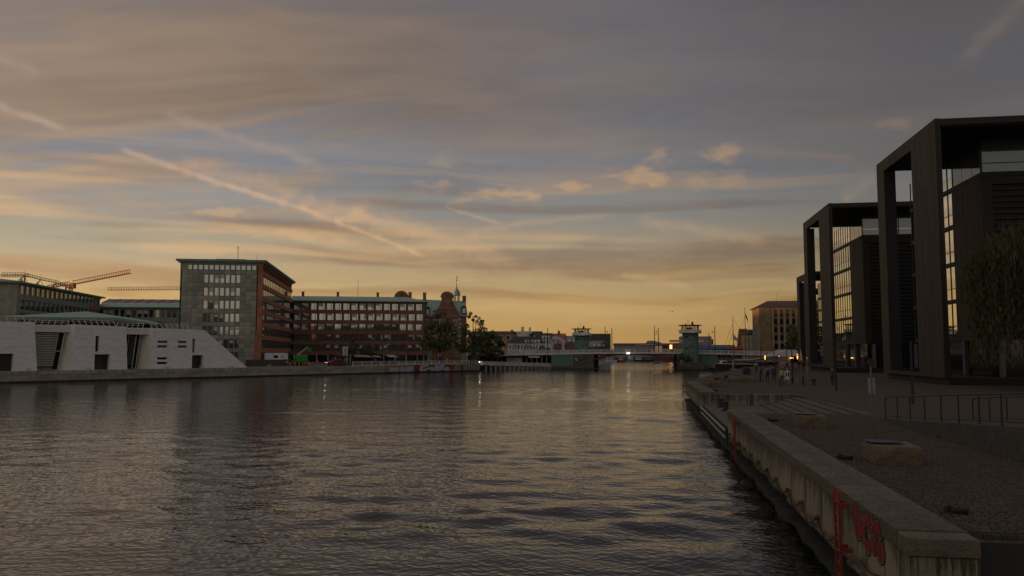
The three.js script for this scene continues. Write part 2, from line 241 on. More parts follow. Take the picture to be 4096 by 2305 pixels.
// individual setts near the camera, the rest as one instanced field
{
  const stone = (s) => { const g = new RoundedBoxGeometry(0.152 * s, 0.1, 0.112, 1, 0.024); return g; };
  const gs = [stone(1), stone(0.86), stone(1.12)], cols = [[0.064, 0.045, 0.023], [0.053, 0.038, 0.021], [0.084, 0.059, 0.031], [0.045, 0.034, 0.02], [0.07, 0.047, 0.023]].map((c) => gm(c[0], c[1], c[2], 0.85, T_grain));
  const r = rng(21), list = [];
  for (let z = -17.35; z > -47.5; z -= 0.124) { let x = 6.05 + r() * 0.12; const bow = r() * 0.02; while (x < 11.9) { const k = Math.floor(r() * 3), w = [0.152, 0.131, 0.17][k]; list.push([x + w / 2, 2.046 + (r() - 0.5) * 0.016 + 0.02 * (fbm(x * 0.5, z * 0.5, 2) - 0.5), z + bow + (r() - 0.5) * 0.02, (r() - 0.5) * 0.12, k, Math.floor(r() * 5)]); x += w + 0.012 + r() * 0.008; } }
  const near = list.slice(0, 297), rest = list.slice(297);
  for (const [x, y, z, t, k, c] of near) { const m = part(quayMesh, 'sett', gs[k], cols[c]); m.position.set(x, y, z); m.rotation.set((r() - 0.5) * 0.06, t, (r() - 0.5) * 0.06); }
  const im = new THREE.InstancedMesh(gs[0], gm(0.6, 0.6, 0.6, 0.85, T_grain), rest.length), q = new THREE.Object3D(), cc = new THREE.Color(), base = [[0.064, 0.045, 0.023], [0.053, 0.038, 0.021], [0.084, 0.059, 0.031], [0.045, 0.034, 0.02], [0.07, 0.047, 0.023]];
  im.material.color.setRGB(K, K, K);
  rest.forEach(([x, y, z, t, k, c], i) => { q.position.set(x, y, z); q.rotation.set((r() - 0.5) * 0.06, t, (r() - 0.5) * 0.06); q.scale.set([1, 0.86, 1.12][k], 1, 1); q.updateMatrix(); im.setMatrixAt(i, q.matrix); const f = 0.85 + r() * 0.3; im.setColorAt(i, cc.setRGB(base[c][0] * f, base[c][1] * f, base[c][2] * f)); });
  im.name = 'setts'; im.userData.kind = 'stuff'; lit(im); quayMesh.add(im);
}
// left quay wall: three courses of granite blocks
const M_leftStone = [gm(0.4, 0.36, 0.27, 0.9, T_cope), gm(0.36, 0.33, 0.25, 0.9, T_cope), gm(0.45, 0.395, 0.29, 0.9, T_cope), gm(0.32, 0.3, 0.23, 0.9, T_cope)];
const wallL = thing('quay_wall', 'pale granite block quay wall below the white slanted building', 'quay wall', [LA[0], 0, LA[1]], LTURN);
{
  const r = rng(31);
  for (let c = 0; c < 3; c++) { let u = -18 - r() * 1.2; while (u < 121.5) { const far = c === 2 ? 2.2 : 1.45, l = far + r() * 0.7, e = Math.min(121.8, u + l); const m = part(wallL, c === 2 ? 'coping_stone' : 'block', bx(u + 0.012, e - 0.012, [0.32, 0.88, 1.44][c], [0.868, 1.428, 2.06][c], -0.5, (c === 2 ? 0.1 : 0) + (r() - 0.5) * 0.03), M_leftStone[Math.floor(r() * 4)]); u = e; } }
  part(wallL, 'backing', [bx(-250, -19.8, -0.6, 2.06, -0.8, 0.05), bx(-19.8, 121.6, -0.6, 2.0, -0.82, -0.2)], M_leftStone[3]);
  part(wallL, 'wet_footing', bx(-250, 121.7, -0.6, 0.315, -0.18, 0.06), M_wetAndShade);
}
// ---------------------------------------------------------------- water
{
  const r = rng(4), comps = [];
  for (let i = 0; i < 46; i++) { const lam = 0.8 * Math.pow(6.5, r()), dir = -Math.PI / 2 + (r() - 0.5) * 1.9 + (r() < 0.25 ? 0.7 : 0), k = 2 * Math.PI / lam; comps.push([k * Math.cos(dir), k * Math.sin(dir), r() * 6.28, 0.0105 / k * (lam > 2.4 ? 0.55 : 1), lam]); }
  const zs = []; let z = 9; while (z > -430) { zs.push(z); z -= 0.14 + 0.0058 * Math.abs(z); } zs.push(-530);
  const NX = 440, pos = new Float32Array(zs.length * (NX + 1) * 3), uv = new Float32Array(zs.length * (NX + 1) * 2), idx = [];
  zs.forEach((zz, j) => {
    const dz = 0.14 + 0.0058 * Math.abs(zz), xl = Math.max(-215, -30 + zz * 1.12), xr = zz > -16 ? 26 : zz > -96 ? 6 : Math.min(46, 6 + (-96 - zz) * 0.4), dx = (xr - xl) / NX;
    for (let i = 0; i <= NX; i++) {
      const x = xl + (xr - xl) * i / NX; let y = 0; const patch = 0.15 + 2.0 * sm(0.3, 0.7, fbm(x * 0.03 + 7, zz * 0.07 + 3, 4));
      for (const [kx, kz, ph, a, lam] of comps) { const f = Math.min(1, Math.max(0, (lam / Math.max(dz, dx) - 2.2) / 2)); if (f > 0) y += a * f * Math.sin(kx * x + kz * zz + ph); }
      const o = j * (NX + 1) + i; pos[o * 3] = x; pos[o * 3 + 1] = y * patch * (zz < -440 ? 0 : 1); pos[o * 3 + 2] = zz; uv[o * 2] = x / 9; uv[o * 2 + 1] = zz / 9;
      if (i < NX && j < zs.length - 1) { const a = o, b = o + 1, c = o + NX + 1, d = c + 1; idx.push(a, b, d, a, d, c); }
    }
  });
  const g = new THREE.BufferGeometry(); g.setAttribute('position', new THREE.BufferAttribute(pos, 3)); g.setAttribute('uv', new THREE.BufferAttribute(uv, 2)); g.setIndex(idx); g.computeVertexNormals();
  const rip = []; for (let i = 0; i < 44; i++) { const n = 8 + Math.floor(r() * 38), dir = -Math.PI / 2 + (r() - 0.5) * 2.3, kx = Math.round(n * Math.cos(dir)), kz = Math.round(n * Math.sin(dir)); rip.push([kx, kz, r() * 6.28, 1 / Math.hypot(kx, kz)]); }
  const N = 1024, d = new Float32Array(N * N); let mx = 0; for (const [kx, kz, ph, a] of rip) { const sx = new Float64Array(N), cx = new Float64Array(N); for (let i = 0; i < N; i++) { sx[i] = Math.sin(2 * Math.PI * kx * i / N + ph) * a; cx[i] = Math.cos(2 * Math.PI * kx * i / N + ph) * a; } for (let j = 0; j < N; j++) { const s = Math.sin(2 * Math.PI * kz * j / N), c = Math.cos(2 * Math.PI * kz * j / N); for (let i = 0; i < N; i++) d[j * N + i] += sx[i] * c + cx[i] * s; } } for (const v of d) mx = Math.max(mx, Math.abs(v));
  const px = new Float32Array(N * N * 4); for (let i = 0; i < N * N; i++) { px[i * 4] = px[i * 4 + 1] = px[i * 4 + 2] = 0.5 + 0.5 * d[i] / mx; px[i * 4 + 3] = 1; }
  const bt = new THREE.DataTexture(px, N, N, THREE.RGBAFormat, THREE.FloatType); bt.wrapS = bt.wrapT = THREE.RepeatWrapping; bt.magFilter = THREE.LinearFilter; bt.needsUpdate = true;
  const wm = new THREE.MeshPhysicalMaterial({ roughness: 0.05, ior: 1.33, specularIntensity: 0.7, bumpMap: bt, bumpScale: 0.023 }); wm.color.setRGB(0.008, 0.009, 0.008);
  struct('harbour_water', g, wm);
  const far = new THREE.PlaneGeometry(7000, 7000); far.rotateX(-Math.PI / 2); far.translate(0, -0.45, -500);
  const wm2 = new THREE.MeshPhysicalMaterial({ roughness: 0.12, ior: 1.33 }); wm2.color.setRGB(0.008, 0.009, 0.008); struct('open_water', far, wm2);
}
// ---------------------------------------------------------------- white slanted building on the left quay
const T_stone = tex(512, (u, v) => { const n = 20, row = Math.floor(v * n), fy = (v * n) % 1, x = u * 6 + (row % 2) * 0.5, fx = x % 1, e = Math.min(sm(0, 0.07, fy) * sm(1, 0.93, fy), sm(0, 0.02, fx) * sm(1, 0.98, fx)), t = LAT[(Math.floor(x) % 6) * 131 + row * 17]; return grey(0.62 + 0.1 * (t - 0.5) + 0.1 * (e - 1) + 0.12 * (fbm(u * 30, v * 30, 3, 30) - 0.5)); }, 1 / 6);
const M_pale = [gm(0.85, 0.815, 0.79, 0.8, T_stone), gm(0.8, 0.74, 0.65, 0.8, T_stone)];
{
  const b = thing('pavilion_building', 'low pale stone building with slanted end and louvred windows on the left quay', 'building', [LA[0], 0, LA[1]], LTURN);
  const face = (out, holes, z0, z1) => { const s = new THREE.Shape(out.map(([x, y]) => new THREE.Vector2(x, y))); for (const [a, c, d, e] of holes) s.holes.push(new THREE.Path([new THREE.Vector2(a, d), new THREE.Vector2(c, d), new THREE.Vector2(c, e), new THREE.Vector2(a, e)])); const g = new THREE.ExtrudeGeometry(s, { depth: z1 - z0, bevelEnabled: false }); g.translate(0, 0, z0); return g; };
  const h1 = [[-4, 5.7, 2.05, 5.16]], h2 = [[19.4, 20.05, 5.5, 8.5], [19.35, 22.15, 2.05, 5]], h3 = [[38.55, 39.1, 5.3, 8.2], [38.55, 41, 2.05, 4.77], [31.25, 33.35, 7.25, 7.72], [31.25, 33.35, 6.3, 6.78], [31.3, 33.4, 3.9, 4.38], [31.3, 33.4, 2.98, 3.45], [35.45, 37.4, 7.25, 7.72], [35.45, 37.4, 6.3, 6.78]];
  part(b, 'wall', face([[-48, 2], [9.6, 2], [8.8, 10.8], [-48, 10.9]], h1, -9, -1.5), M_pale[0]);
  part(b, 'wall', face([[15.1, 2], [25.5, 2], [25.02, 10.37], [15.66, 10.58]], h2, -9, -1.5), M_pale[0]);
  part(b, 'wall', face([[29.8, 2], [51.2, 2], [50.8, 2.3], [41.1, 10], [30.15, 10.24]], h3, -9, -1.5), M_pale[0]);
  part(b, 'recess_wall', bx(8.9, 15.9, 2, 10.44, -9, -4.6), M_pale[1]); part(b, 'recess_wall', bx(24.9, 30.2, 2, 10.2, -9, -4.6), M_pale[1]);
  const splay = (xb0, xt0, xb1, xt1, y1) => poly([[xb0, 2, -1.52], [xt0, y1, -1.52], [xt1, y1, -4.7], [xb1, 2, -4.7]], [[0, 1, 2, 3]]);
  part(b, 'splayed_jamb', splay(15.1, 15.66, 12.4, 13.9, 10.44), M_pale[1]); part(b, 'splayed_jamb', splay(29.8, 30.15, 27.9, 28.7, 10.22), M_pale[1]);
  part(b, 'lintel', bx(8.9, 15.6, 9.1, 10.43, -4.7, -2.2), M_pale[1]); part(b, 'lintel', bx(24.9, 30.1, 8.9, 10.21, -4.7, -2.2), M_pale[1]);
  part(b, 'roof', [bx(-48, 25, 10.1, 10.3, -24, -9.01), bx(25, 41, 9.85, 10.05, -24, -9.01), bx(-48, 44, 2, 10, -24, -9.02)], M.roofGrey);
  for (const [a, c, d, e] of [...h1, ...h2.slice(1), h3[1]]) { const w = c - a; const dr = part(b, 'door', bx(a, c, d, e, -2.7, -2.55), mat(0.035, 0.036, 0.036, 0.4)); part(dr, 'door_leaf', bx(a + w * 0.62, c - 0.05, d, e - 0.05, -2.54, -2.5), mat(0.02, 0.02, 0.021, 0.3)); }
  for (const [a, c, d, e] of [h2[0], h3[0], ...h3.slice(2)]) part(b, 'window', bx(a, c, d, e, -2.2, -2.1), M.glassDark);
  // louvre of 20 slats, leaning edge
  for (let k = 0; k < 20; k++) { const y = 2.95 + k * 0.305, r = 12.45 + (y - 2.9) * 0.145; const s = part(b, 'louvre_slat', new THREE.BoxGeometry(r - 9.2, 0.045, 0.24), gm(0.5, 0.46, 0.37, 0.6)); s.position.set((r + 9.2) / 2, y, -2.5); s.rotation.x = 0.75; }
  part(b, 'louvre_backing', slab([[9.4, 2.7], [12.4, 2.7], [13.3, 9.05], [9.1, 9.05]], -3.2, -3.1), M.dark);
  part(b, 'window_frame', [bar([13.35, 2.2, -2.6], [14.3, 9.1, -2.6], 0.16), bar([12.7, 5.6, -2.6], [13.8, 5.6, -2.6], 0.14), bar([9, 9.12, -2.5], [14.3, 9.12, -2.5], 0.16)], M.cream); part(b, 'window', slab([[12.55, 2.3], [13.3, 2.3], [14.3, 9.1], [13.5, 9.1]], -3, -2.9), M.glassDark);
  part(b, 'window', slab([[25.6, 2.3], [28, 2.3], [28.6, 8.9], [25.2, 8.9]], -3.4, -3.3), M.glassDark);
  part(b, 'window_frame', [bar([26.95, 2.2, -3], [27.65, 8.9, -3], 0.13), bar([27.65, 2.2, -3], [28.4, 8.9, -3], 0.13), bar([25.9, 5, -3.1], [26.3, 8.9, -3.1], 0.08), bar([25.2, 8.92, -2.9], [28.4, 8.92, -2.9], 0.13)], M.cream);
  for (let k = 0; k < 17; k++) { const y = 3 + k * 0.34, o = (y - 2) * 0.1; const s = part(b, 'louvre_slat', new THREE.BoxGeometry(1.0, 0.05, 0.3), gm(0.12, 0.11, 0.1, 0.7)); s.position.set(26.45 + o, y, -3.15); s.rotation.x = 0.7; }
  // roof railing of leaning posts
  const rail = (u0, u1, y, z, lean, n) => { const g = []; for (let k = 0; k <= n; k++) { const u = u0 + (u1 - u0) * k / n; part(b, 'railing_post', bar([u, y - 1.0, z], [u + lean, y, z - 0.25], 0.1), M.cream); } part(b, 'railing_bar', [bar([u0 + lean, y, z - 0.25], [u1 + lean, y, z - 0.25], 0.09), bar([u0, y - 0.4, z - 0.15], [u1, y - 0.4, z - 0.15], 0.05)], M.cream); };
  rail(-6, 7.6, 11.75, -2.4, -0.4, 10); rail(8.8, 15.6, 11.35, -5.4, 0.45, 6); rail(16, 23.4, 11.5, -2.6, -0.4, 7); rail(24.6, 29.8, 11.2, -5.4, 0.4, 5); rail(30.6, 38.2, 11.1, -2.6, -0.4, 7);
}
// ---------------------------------------------------------------- office tower: slate front, red brick flank
const ST = THREE.MathUtils.degToRad(17.76), S_X = 0.952, S_Z = -0.305;
const sat = ([x, z], s, d = 0) => [x + S_X * s + 0.305 * d, z + S_Z * s + 0.952 * d];   // along the front, then towards the water
{
  const b = thing('office_tower', 'tall office block with dark slate front and banded red brick flank', 'building', [-93, 2, -186.1], ST);
  const Y = (y) => y - 2, r = rng(61);
  part(b, 'core', bx(-19, -0.3, 0, Y(27.2), -61.8, -0.25), M.slateCore);
  const cw = 1.262, x0 = -19 + 0.4, pg = new THREE.BoxGeometry(cw - 0.025, 1.035, 0.25), wg = new THREE.BoxGeometry(0.86, 1.95, 0.05), wt = new THREE.BoxGeometry(0.92, 1.1, 0.05), mg1 = new THREE.BoxGeometry(0.22, 2.1, 0.22), mg2 = new THREE.BoxGeometry(0.16, 1.2, 0.22);
  const tops = []; for (let k = 0; k < 8; k++) tops.push(24.3 - 3.18 * k);
  for (let row = 0; row < 24; row++) for (let c = 0; c < 14; c++) {
    const y = 25.42 - row * 1.06, win = row % 3 !== 0 && c >= 4 && c <= 10; if (win || row * 1.06 > 23) continue;
    const p = part(b, 'slate_panel', pg, M.slate[r() < 0.08 ? 4 : Math.floor(r() * 4)]); p.position.set(x0 + (c + 0.5) * cw, Y(y) - 0.53, -0.125 + (r() - 0.5) * 0.012);
  }
  for (let k = 0; k < 7; k++) for (let c = 4; c <= 10; c++) {
    const x = x0 + (c + 0.5) * cw, y = Y(25.42 - 1.06 - k * 3.18) - 1.06; const w = part(b, 'window', wg, M.glass); w.position.set(x, y, -0.17); w.rotation.y = (r() - 0.5) * 0.012; w.rotation.x = (r() - 0.5) * 0.01;
    const f = part(b, 'window_pier', mg1, M.slate[c % 4]); f.position.set(x + cw / 2, y, -0.12); if (c === 4) { const q = part(b, 'window_pier', mg1, M.slate[0]); q.position.set(x - cw / 2, y, -0.12); }
    if (r() < 0.25) { const bl = part(w, 'blind', new THREE.BoxGeometry(0.8, 0.5 + r() * 0.9, 0.02), M.blind); bl.position.set(0, 0.5, 0.035); }
  }
  for (let c = 1; c < 14; c++) { const x = x0 + (c + 0.5) * cw - 0.1; const w = part(b, 'window', wt, M.glass); w.position.set(x, Y(26.1), -0.2); w.rotation.y = (r() - 0.5) * 0.012; const f = part(b, 'window_pier', mg2, M.copperRail); f.position.set(x + cw / 2, Y(26.1), -0.12); }
  part(b, 'attic_wall', [bx(-19, x0 + 1.4, Y(25.44), Y(27.2), -0.4, 0), bx(x0 + 1.4, -0.7, Y(26.72), Y(27.2), -0.35, -0.02)], M.slate[0]);
  part(b, 'corner_pier', [bx(-0.68, 0.45, 0, Y(27.15), -0.5, 0.12), poly([[-0.68, 0, 0.12], [-1.5, 0, 0.12], [-0.68, 9, 0.12], [-0.68, 0, -0.3], [-1.5, 0, -0.3], [-0.68, 9, -0.3]], [[0, 2, 1], [3, 4, 5], [1, 2, 5, 4], [0, 1, 4, 3]])], M.brick);
  // brick flank
  part(b, 'flank_core', bx(-0.3, -0.12, 0, Y(27.2), -61.8, -0.5), M.dark);
  for (let k = 0; k < 8; k++) { const yt = 24.3 - 3.18 * k, band = part(b, 'brick_band', bx(-0.1, 0.4, Math.max(0.9, Y(yt + 0.02)), Y(yt + 1.16), -61.8, -0.5), M.brick); }
  part(b, 'attic_band', bx(-0.1, 0.3, Y(26.7), Y(27.2), -61.8, -0.5), M.brick);
  const lv = new THREE.BoxGeometry(0.25, 1.2, 0.5); for (let i = 0; i < 46; i++) { const l = part(b, 'attic_louvre', lv, M.brickDark); l.position.set(0.1, Y(26.08), -1.6 - i * 1.31); }
  const bw = new THREE.BoxGeometry(0.06, 1.98, 2.2), bp = new THREE.BoxGeometry(0.12, 2.0, 0.9);
  for (let k = 0; k < 7; k++) for (let i = 0; i < 20; i++) { const z = -2.4 - i * 3.0, y = Y(24.3 - 3.18 * k) - 1.0; const w = part(b, 'window', bw, M.glass); w.position.set(0.06, y, z); w.rotation.y = (r() - 0.5) * 0.006; const p = part(b, 'window_pier', bp, M.copperDark); p.position.set(0.06, y, z - 1.5); }
  part(b, 'flank_sill_lamps', [0, 1, 2, 3, 4].map((i) => bx(0.4, 0.7, Y(4.95), Y(5.15), -8 - i * 9, -7.5 - i * 9)), M.whiteTrim);
  // cornice and roof
  part(b, 'cornice', [bx(-19.9, 1.3, Y(27.55), Y(28), -62.6, 0.9), bx(-19.5, 0.9, Y(27.2), Y(27.56), -62.2, 0.5)], M.copperRail);
  part(b, 'roof', poly([[-19.8, Y(28), 0.8], [1.2, Y(28), 0.8], [1.2, Y(28), -62.5], [-19.8, Y(28), -62.5], [-9, Y(28.5), -9], [-9, Y(28.5), -54]], [[0, 1, 4], [1, 2, 5, 4], [2, 3, 5], [3, 0, 4, 5]]), M.copper);
  part(b, 'roof_plant', bx(-12.6, -5.2, Y(28.2), Y(29.2), -14, -9), M.copperRail);
  part(b, 'antenna_mast', [rod([-7.4, Y(29), -10], [-7.4, Y(32.6), -10], 0.07), bar([-7.7, Y(32.4), -10], [-7.4, Y(32), -10], 0.06), bar([-7.1, Y(32.5), -10], [-7.4, Y(32), -10], 0.06)], M.steelDark); part(b, 'antenna_mast', rod([-2, Y(28), -6], [-2, Y(30), -6], 0.04), M.steelDark);
}
// ---------------------------------------------------------------- left office wing behind the white building
{
  const b = thing('office_wing', 'dark slate office wing with green copper eaves at the far left', 'building', [-151, 2, -175.05], ST), Y = (y) => y - 2, r = rng(62);
  part(b, 'core', bx(-26, -0.3, 0, Y(22.2), -58, -0.3), M.slateCore);
  part(b, 'front_wall', bx(-26, 0, 0, Y(22.2), -0.3, 0), M.slate[1]);
  part(b, 'flank_band', [bx(-0.3, 0, Y(21.75), Y(22.2), -58, -0.3), bx(-0.3, 0.02, Y(18.3), Y(19.75), -58, -0.3), bx(-0.3, 0.02, Y(14.9), Y(16), -58, -0.3), bx(-0.3, 0.01, 0, Y(12), -58, -0.3), bx(-0.3, 0.03, Y(12), Y(22.2), -2, -0.3)], M.slate[0]);
  part(b, 'brick_end', bx(0.03, 0.06, Y(18.35), Y(19.7), -56, -48), M.brick);
  const w1 = new THREE.BoxGeometry(0.06, 2, 1.15), w2 = new THREE.BoxGeometry(0.06, 2, 0.5), pr = new THREE.BoxGeometry(0.3, 2, 0.85);
  for (let k = 0; k < 3; k++) for (let i = 0; i < 18; i++) { const y = Y([20.75, 17.2, 13.5][k]), z = -2.7 - i * 3.04; const a = part(b, 'window', w1, M.glass); a.position.set(-0.14, y, z); const c = part(b, 'window', w2, M.glass); c.position.set(-0.14, y, z - 1.15); const p = part(b, 'window_pier', pr, M.slate[3]); p.position.set(-0.1, y, z - 1.95); }
  part(b, 'eaves', [bx(-27, 1, Y(22.2), Y(22.65), -59, 1)], M.copperRail);
  part(b, 'roof', poly([[-27, Y(22.65), 1], [1, Y(22.65), 1], [1, Y(22.65), -59], [-27, Y(22.65), -59], [-10, Y(24.2), -6], [-10, Y(24.2), -54]], [[0, 1, 4], [1, 2, 5, 4], [2, 3, 5], [3, 0, 4, 5]]), M.copper);
  const cg = thing('green_gable_roof', 'sliver of green copper roof over a grey wall at the left edge', 'building', [...(([x, z]) => [x, 2, z])(sat([-151, -175.05], -1.2, 22))], ST);
  part(cg, 'wall', bx(-9, -1.6, 0, 10.6, -6, 0), gm(0.2, 0.18, 0.18, 0.8)); part(cg, 'roof', slab([[-9, 10.7], [-1.2, 10.7], [-1.3, 11.2], [-3.1, 14.6], [-9, 15.4]], -6.3, 0.4), M.copper);
}
{
  const o = sat([-151, -175.05], 0, -58), b = thing('linking_wing', 'low office wing with glazed roof lights beside the slate tower', 'building', [o[0], 2, o[1]], ST), Y = (y) => y - 2, r = rng(63);
  part(b, 'core', bx(-1, 45, 0, Y(19.4), -14, -0.3), M.slateCore);
  part(b, 'wall_band', [bx(0, 45, 0, Y(16.3), -0.3, 0), bx(0, 45, Y(18.7), Y(19.5), -0.3, 0)], M.slate[0]);
  const w1 = new THREE.BoxGeometry(1.1, 2.3, 0.05), pr = new THREE.BoxGeometry(0.6, 2.35, 0.25); for (let i = 0; i < 17; i++) { const a = part(b, 'window', w1, i % 4 === 1 ? M.glassDim : M.glassDark); a.position.set(1.2 + i * 1.75, Y(17.5), -0.2); const p = part(b, 'window_pier', pr, M.slate[i % 4]); p.position.set(2.08 + i * 1.75, Y(17.5), -0.13); if (r() < 0.3) { const bl = part(a, 'blind', new THREE.BoxGeometry(1, 1 + r(), 0.02), M.blind); bl.position.set(0, 0.5, 0.04); } }
  part(b, 'copper_slope', poly([[-1, Y(19.5), 0.8], [46, Y(19.5), 0.8], [46, Y(21), -4], [-1, Y(21), -4]], [[0, 1, 2, 3]]), M.copper);
  part(b, 'eaves', bx(-1, 46, Y(19.3), Y(19.52), -1, 0.85), M.copperRail);
  for (let i = 0; i < 13; i++) part(b, 'roof_light', poly([[-1 + i * 3.4, Y(21.02), -4], [2.2 + i * 3.4, Y(21.02), -4], [3.4 + i * 3.4, Y(22.5), -8], [0.2 + i * 3.4, Y(22.5), -8]], [[0, 1, 2, 3]]), M.roofGrey);
  part(b, 'roof_light_bars', Array.from({ length: 14 }, (_, i) => bar([-1.1 + i * 3.4, Y(21.05), -3.95], [0.1 + i * 3.4, Y(22.55), -8], 0.14)), M.steelDark);
}
{
  const b = thing('copper_canopy', 'low green copper roof spreading behind the white slanted building', 'building', [-127, 2, -165], ST), Y = (y) => y - 2;
  part(b, 'hall_wall', bx(-14, 12, 0, Y(12.2), -16, -1.2), M.dark);
  part(b, 'roof', poly([[-16.4, Y(13.3), 0.6], [9.5, Y(13.2), 0.6], [17.6, Y(11.9), 0.4], [18, Y(11.9), -4], [10, Y(13.3), -20], [-16.4, Y(13.3), -20], [0, Y(14.9), -6]], [[0, 1, 6], [1, 2, 6], [2, 3, 6], [3, 4, 6], [4, 5, 6], [5, 0, 6]]), M.copper);
  part(b, 'fascia', [poly([[-16.4, Y(13.3), 0.61], [9.5, Y(13.2), 0.61], [9.5, Y(12.6), 0.61], [-16.4, Y(12.7), 0.61]], [[0, 3, 2, 1]]), poly([[9.5, Y(13.2), 0.61], [17.6, Y(11.9), 0.41], [17.6, Y(11.5), 0.41], [9.5, Y(12.6), 0.61]], [[0, 3, 2, 1]])], M.copperRail);
}
// ---------------------------------------------------------------- long brick office building with green roof
{
  const b = thing('brick_office', 'long five storey brick office building with green copper roof and paired windows', 'building', [-112.4, 2, -246.8], ST), Y = (y) => y - 2, r = rng(64);
  part(b, 'core', bx(-0.5, 42.6, 0, Y(21.6), -14, -0.4), M.dark);
  const tops = [21.15, 17.78, 14.42, 11.05, 7.68];
  part(b, 'top_band', bx(-0.5, 43, Y(21.17), Y(21.75), -0.4, 0), M.brickDark);
  for (const t of tops) part(b, 'brick_band', bx(-0.5, 43, Y(t - 3.36 + 0.04), Y(t - 2.1), -0.4, 0.05), M.brickOld);
  part(b, 'end_pier', bx(42.4, 43.05, 0, Y(21.2), -0.4, 0.03), M.brickOld); part(b, 'flank_wall', bx(42.62, 43, 0, Y(21.7), -14, -0.42), M.brickDark);
  const a = new THREE.BoxGeometry(1.3, 2.05, 0.05), c = new THREE.BoxGeometry(0.5, 2.05, 0.05), p1 = new THREE.BoxGeometry(0.62, 2.06, 0.2), p2 = new THREE.BoxGeometry(0.14, 2.06, 0.16);
  tops.forEach((t, k) => { for (let i = 0; i < 16; i++) { const x = 1.0 + i * 2.63 + (k % 2 ? 0.25 : 0), y = Y(t) - 1.03; const m = M.glass; const w = part(b, 'window', a, m); w.position.set(x + 0.3, y, -0.2); w.rotation.y = (r() - 0.5) * 0.006; w.rotation.x = (r() - 0.5) * 0.006; const v = part(b, 'window', c, m); v.position.set(x + 1.3, y, -0.2); v.rotation.copy(w.rotation); const q = part(b, 'window_pier', p1, M.copperDark); q.position.set(x + 1.92, y, -0.11); const q2 = part(b, 'window_mullion', p2, M.copperDark); q2.position.set(x + 1.02, y, -0.1);
    if (r() < 0.42) { const h = 0.45 + r() * 0.7, bl = part(w, 'blind', new THREE.BoxGeometry(1.22, h, 0.02), M.blind); bl.position.set(0, 1 - h / 2, 0.04); } if (r() < 0.16) { const bl = part(v, 'blind', new THREE.BoxGeometry(0.46, 1.6, 0.02), M.blind); bl.position.set(0, 0.2, 0.04); } } });
  const cg = new THREE.BoxGeometry(0.4, 2.6, 0.4); for (let i = 0; i < 12; i++) { const q = part(b, 'ground_pier', cg, M.stone); q.position.set(1 + i * 3.6, 1.25, -0.15); const w = part(b, 'shop_window', new THREE.BoxGeometry(2.8, 2.2, 0.05), M.glassDark); w.position.set(2.8 + i * 3.6, 1.2, -0.3); }
  part(b, 'eaves', bx(-0.6, 44, Y(21.75), Y(22.0), -14.6, 1.0), M.copperRail);
  part(b, 'roof', poly([[-0.6, Y(22), 1], [44, Y(22), 1], [44, Y(22), -14.6], [-0.6, Y(22), -14.6], [-0.6, Y(23.9), -6.5], [37, Y(23.9), -6.5]], [[0, 1, 5, 4], [1, 2, 5], [2, 3, 4, 5]]), M.copper);
  for (const x of [2.8, 14.2, 27.4, 38.2]) { const ch = part(b, 'chimney', bx(x - 0.4, x + 0.4, Y(23.5), Y(25.2), -7, -6.2), M.brickDark); part(ch, 'chimney_cap', bx(x - 0.48, x + 0.48, Y(25.2), Y(25.4), -7.1, -6.1), M.stone); }
  part(b, 'flagpole', rod([20.8, Y(23.5), -6.5], [20.8, Y(29.6), -6.5], 0.07, 0.05), M.steelDark);
  part(b, 'roof_ball', new THREE.SphereGeometry(0.45, 10, 8).translate(35.3, Y(24.6), -6.5), M.steelDark); part(b, 'roof_ball_post', rod([35.3, Y(23.6), -6.5], [35.3, Y(25.6), -6.5], 0.08), M.steelDark);
}
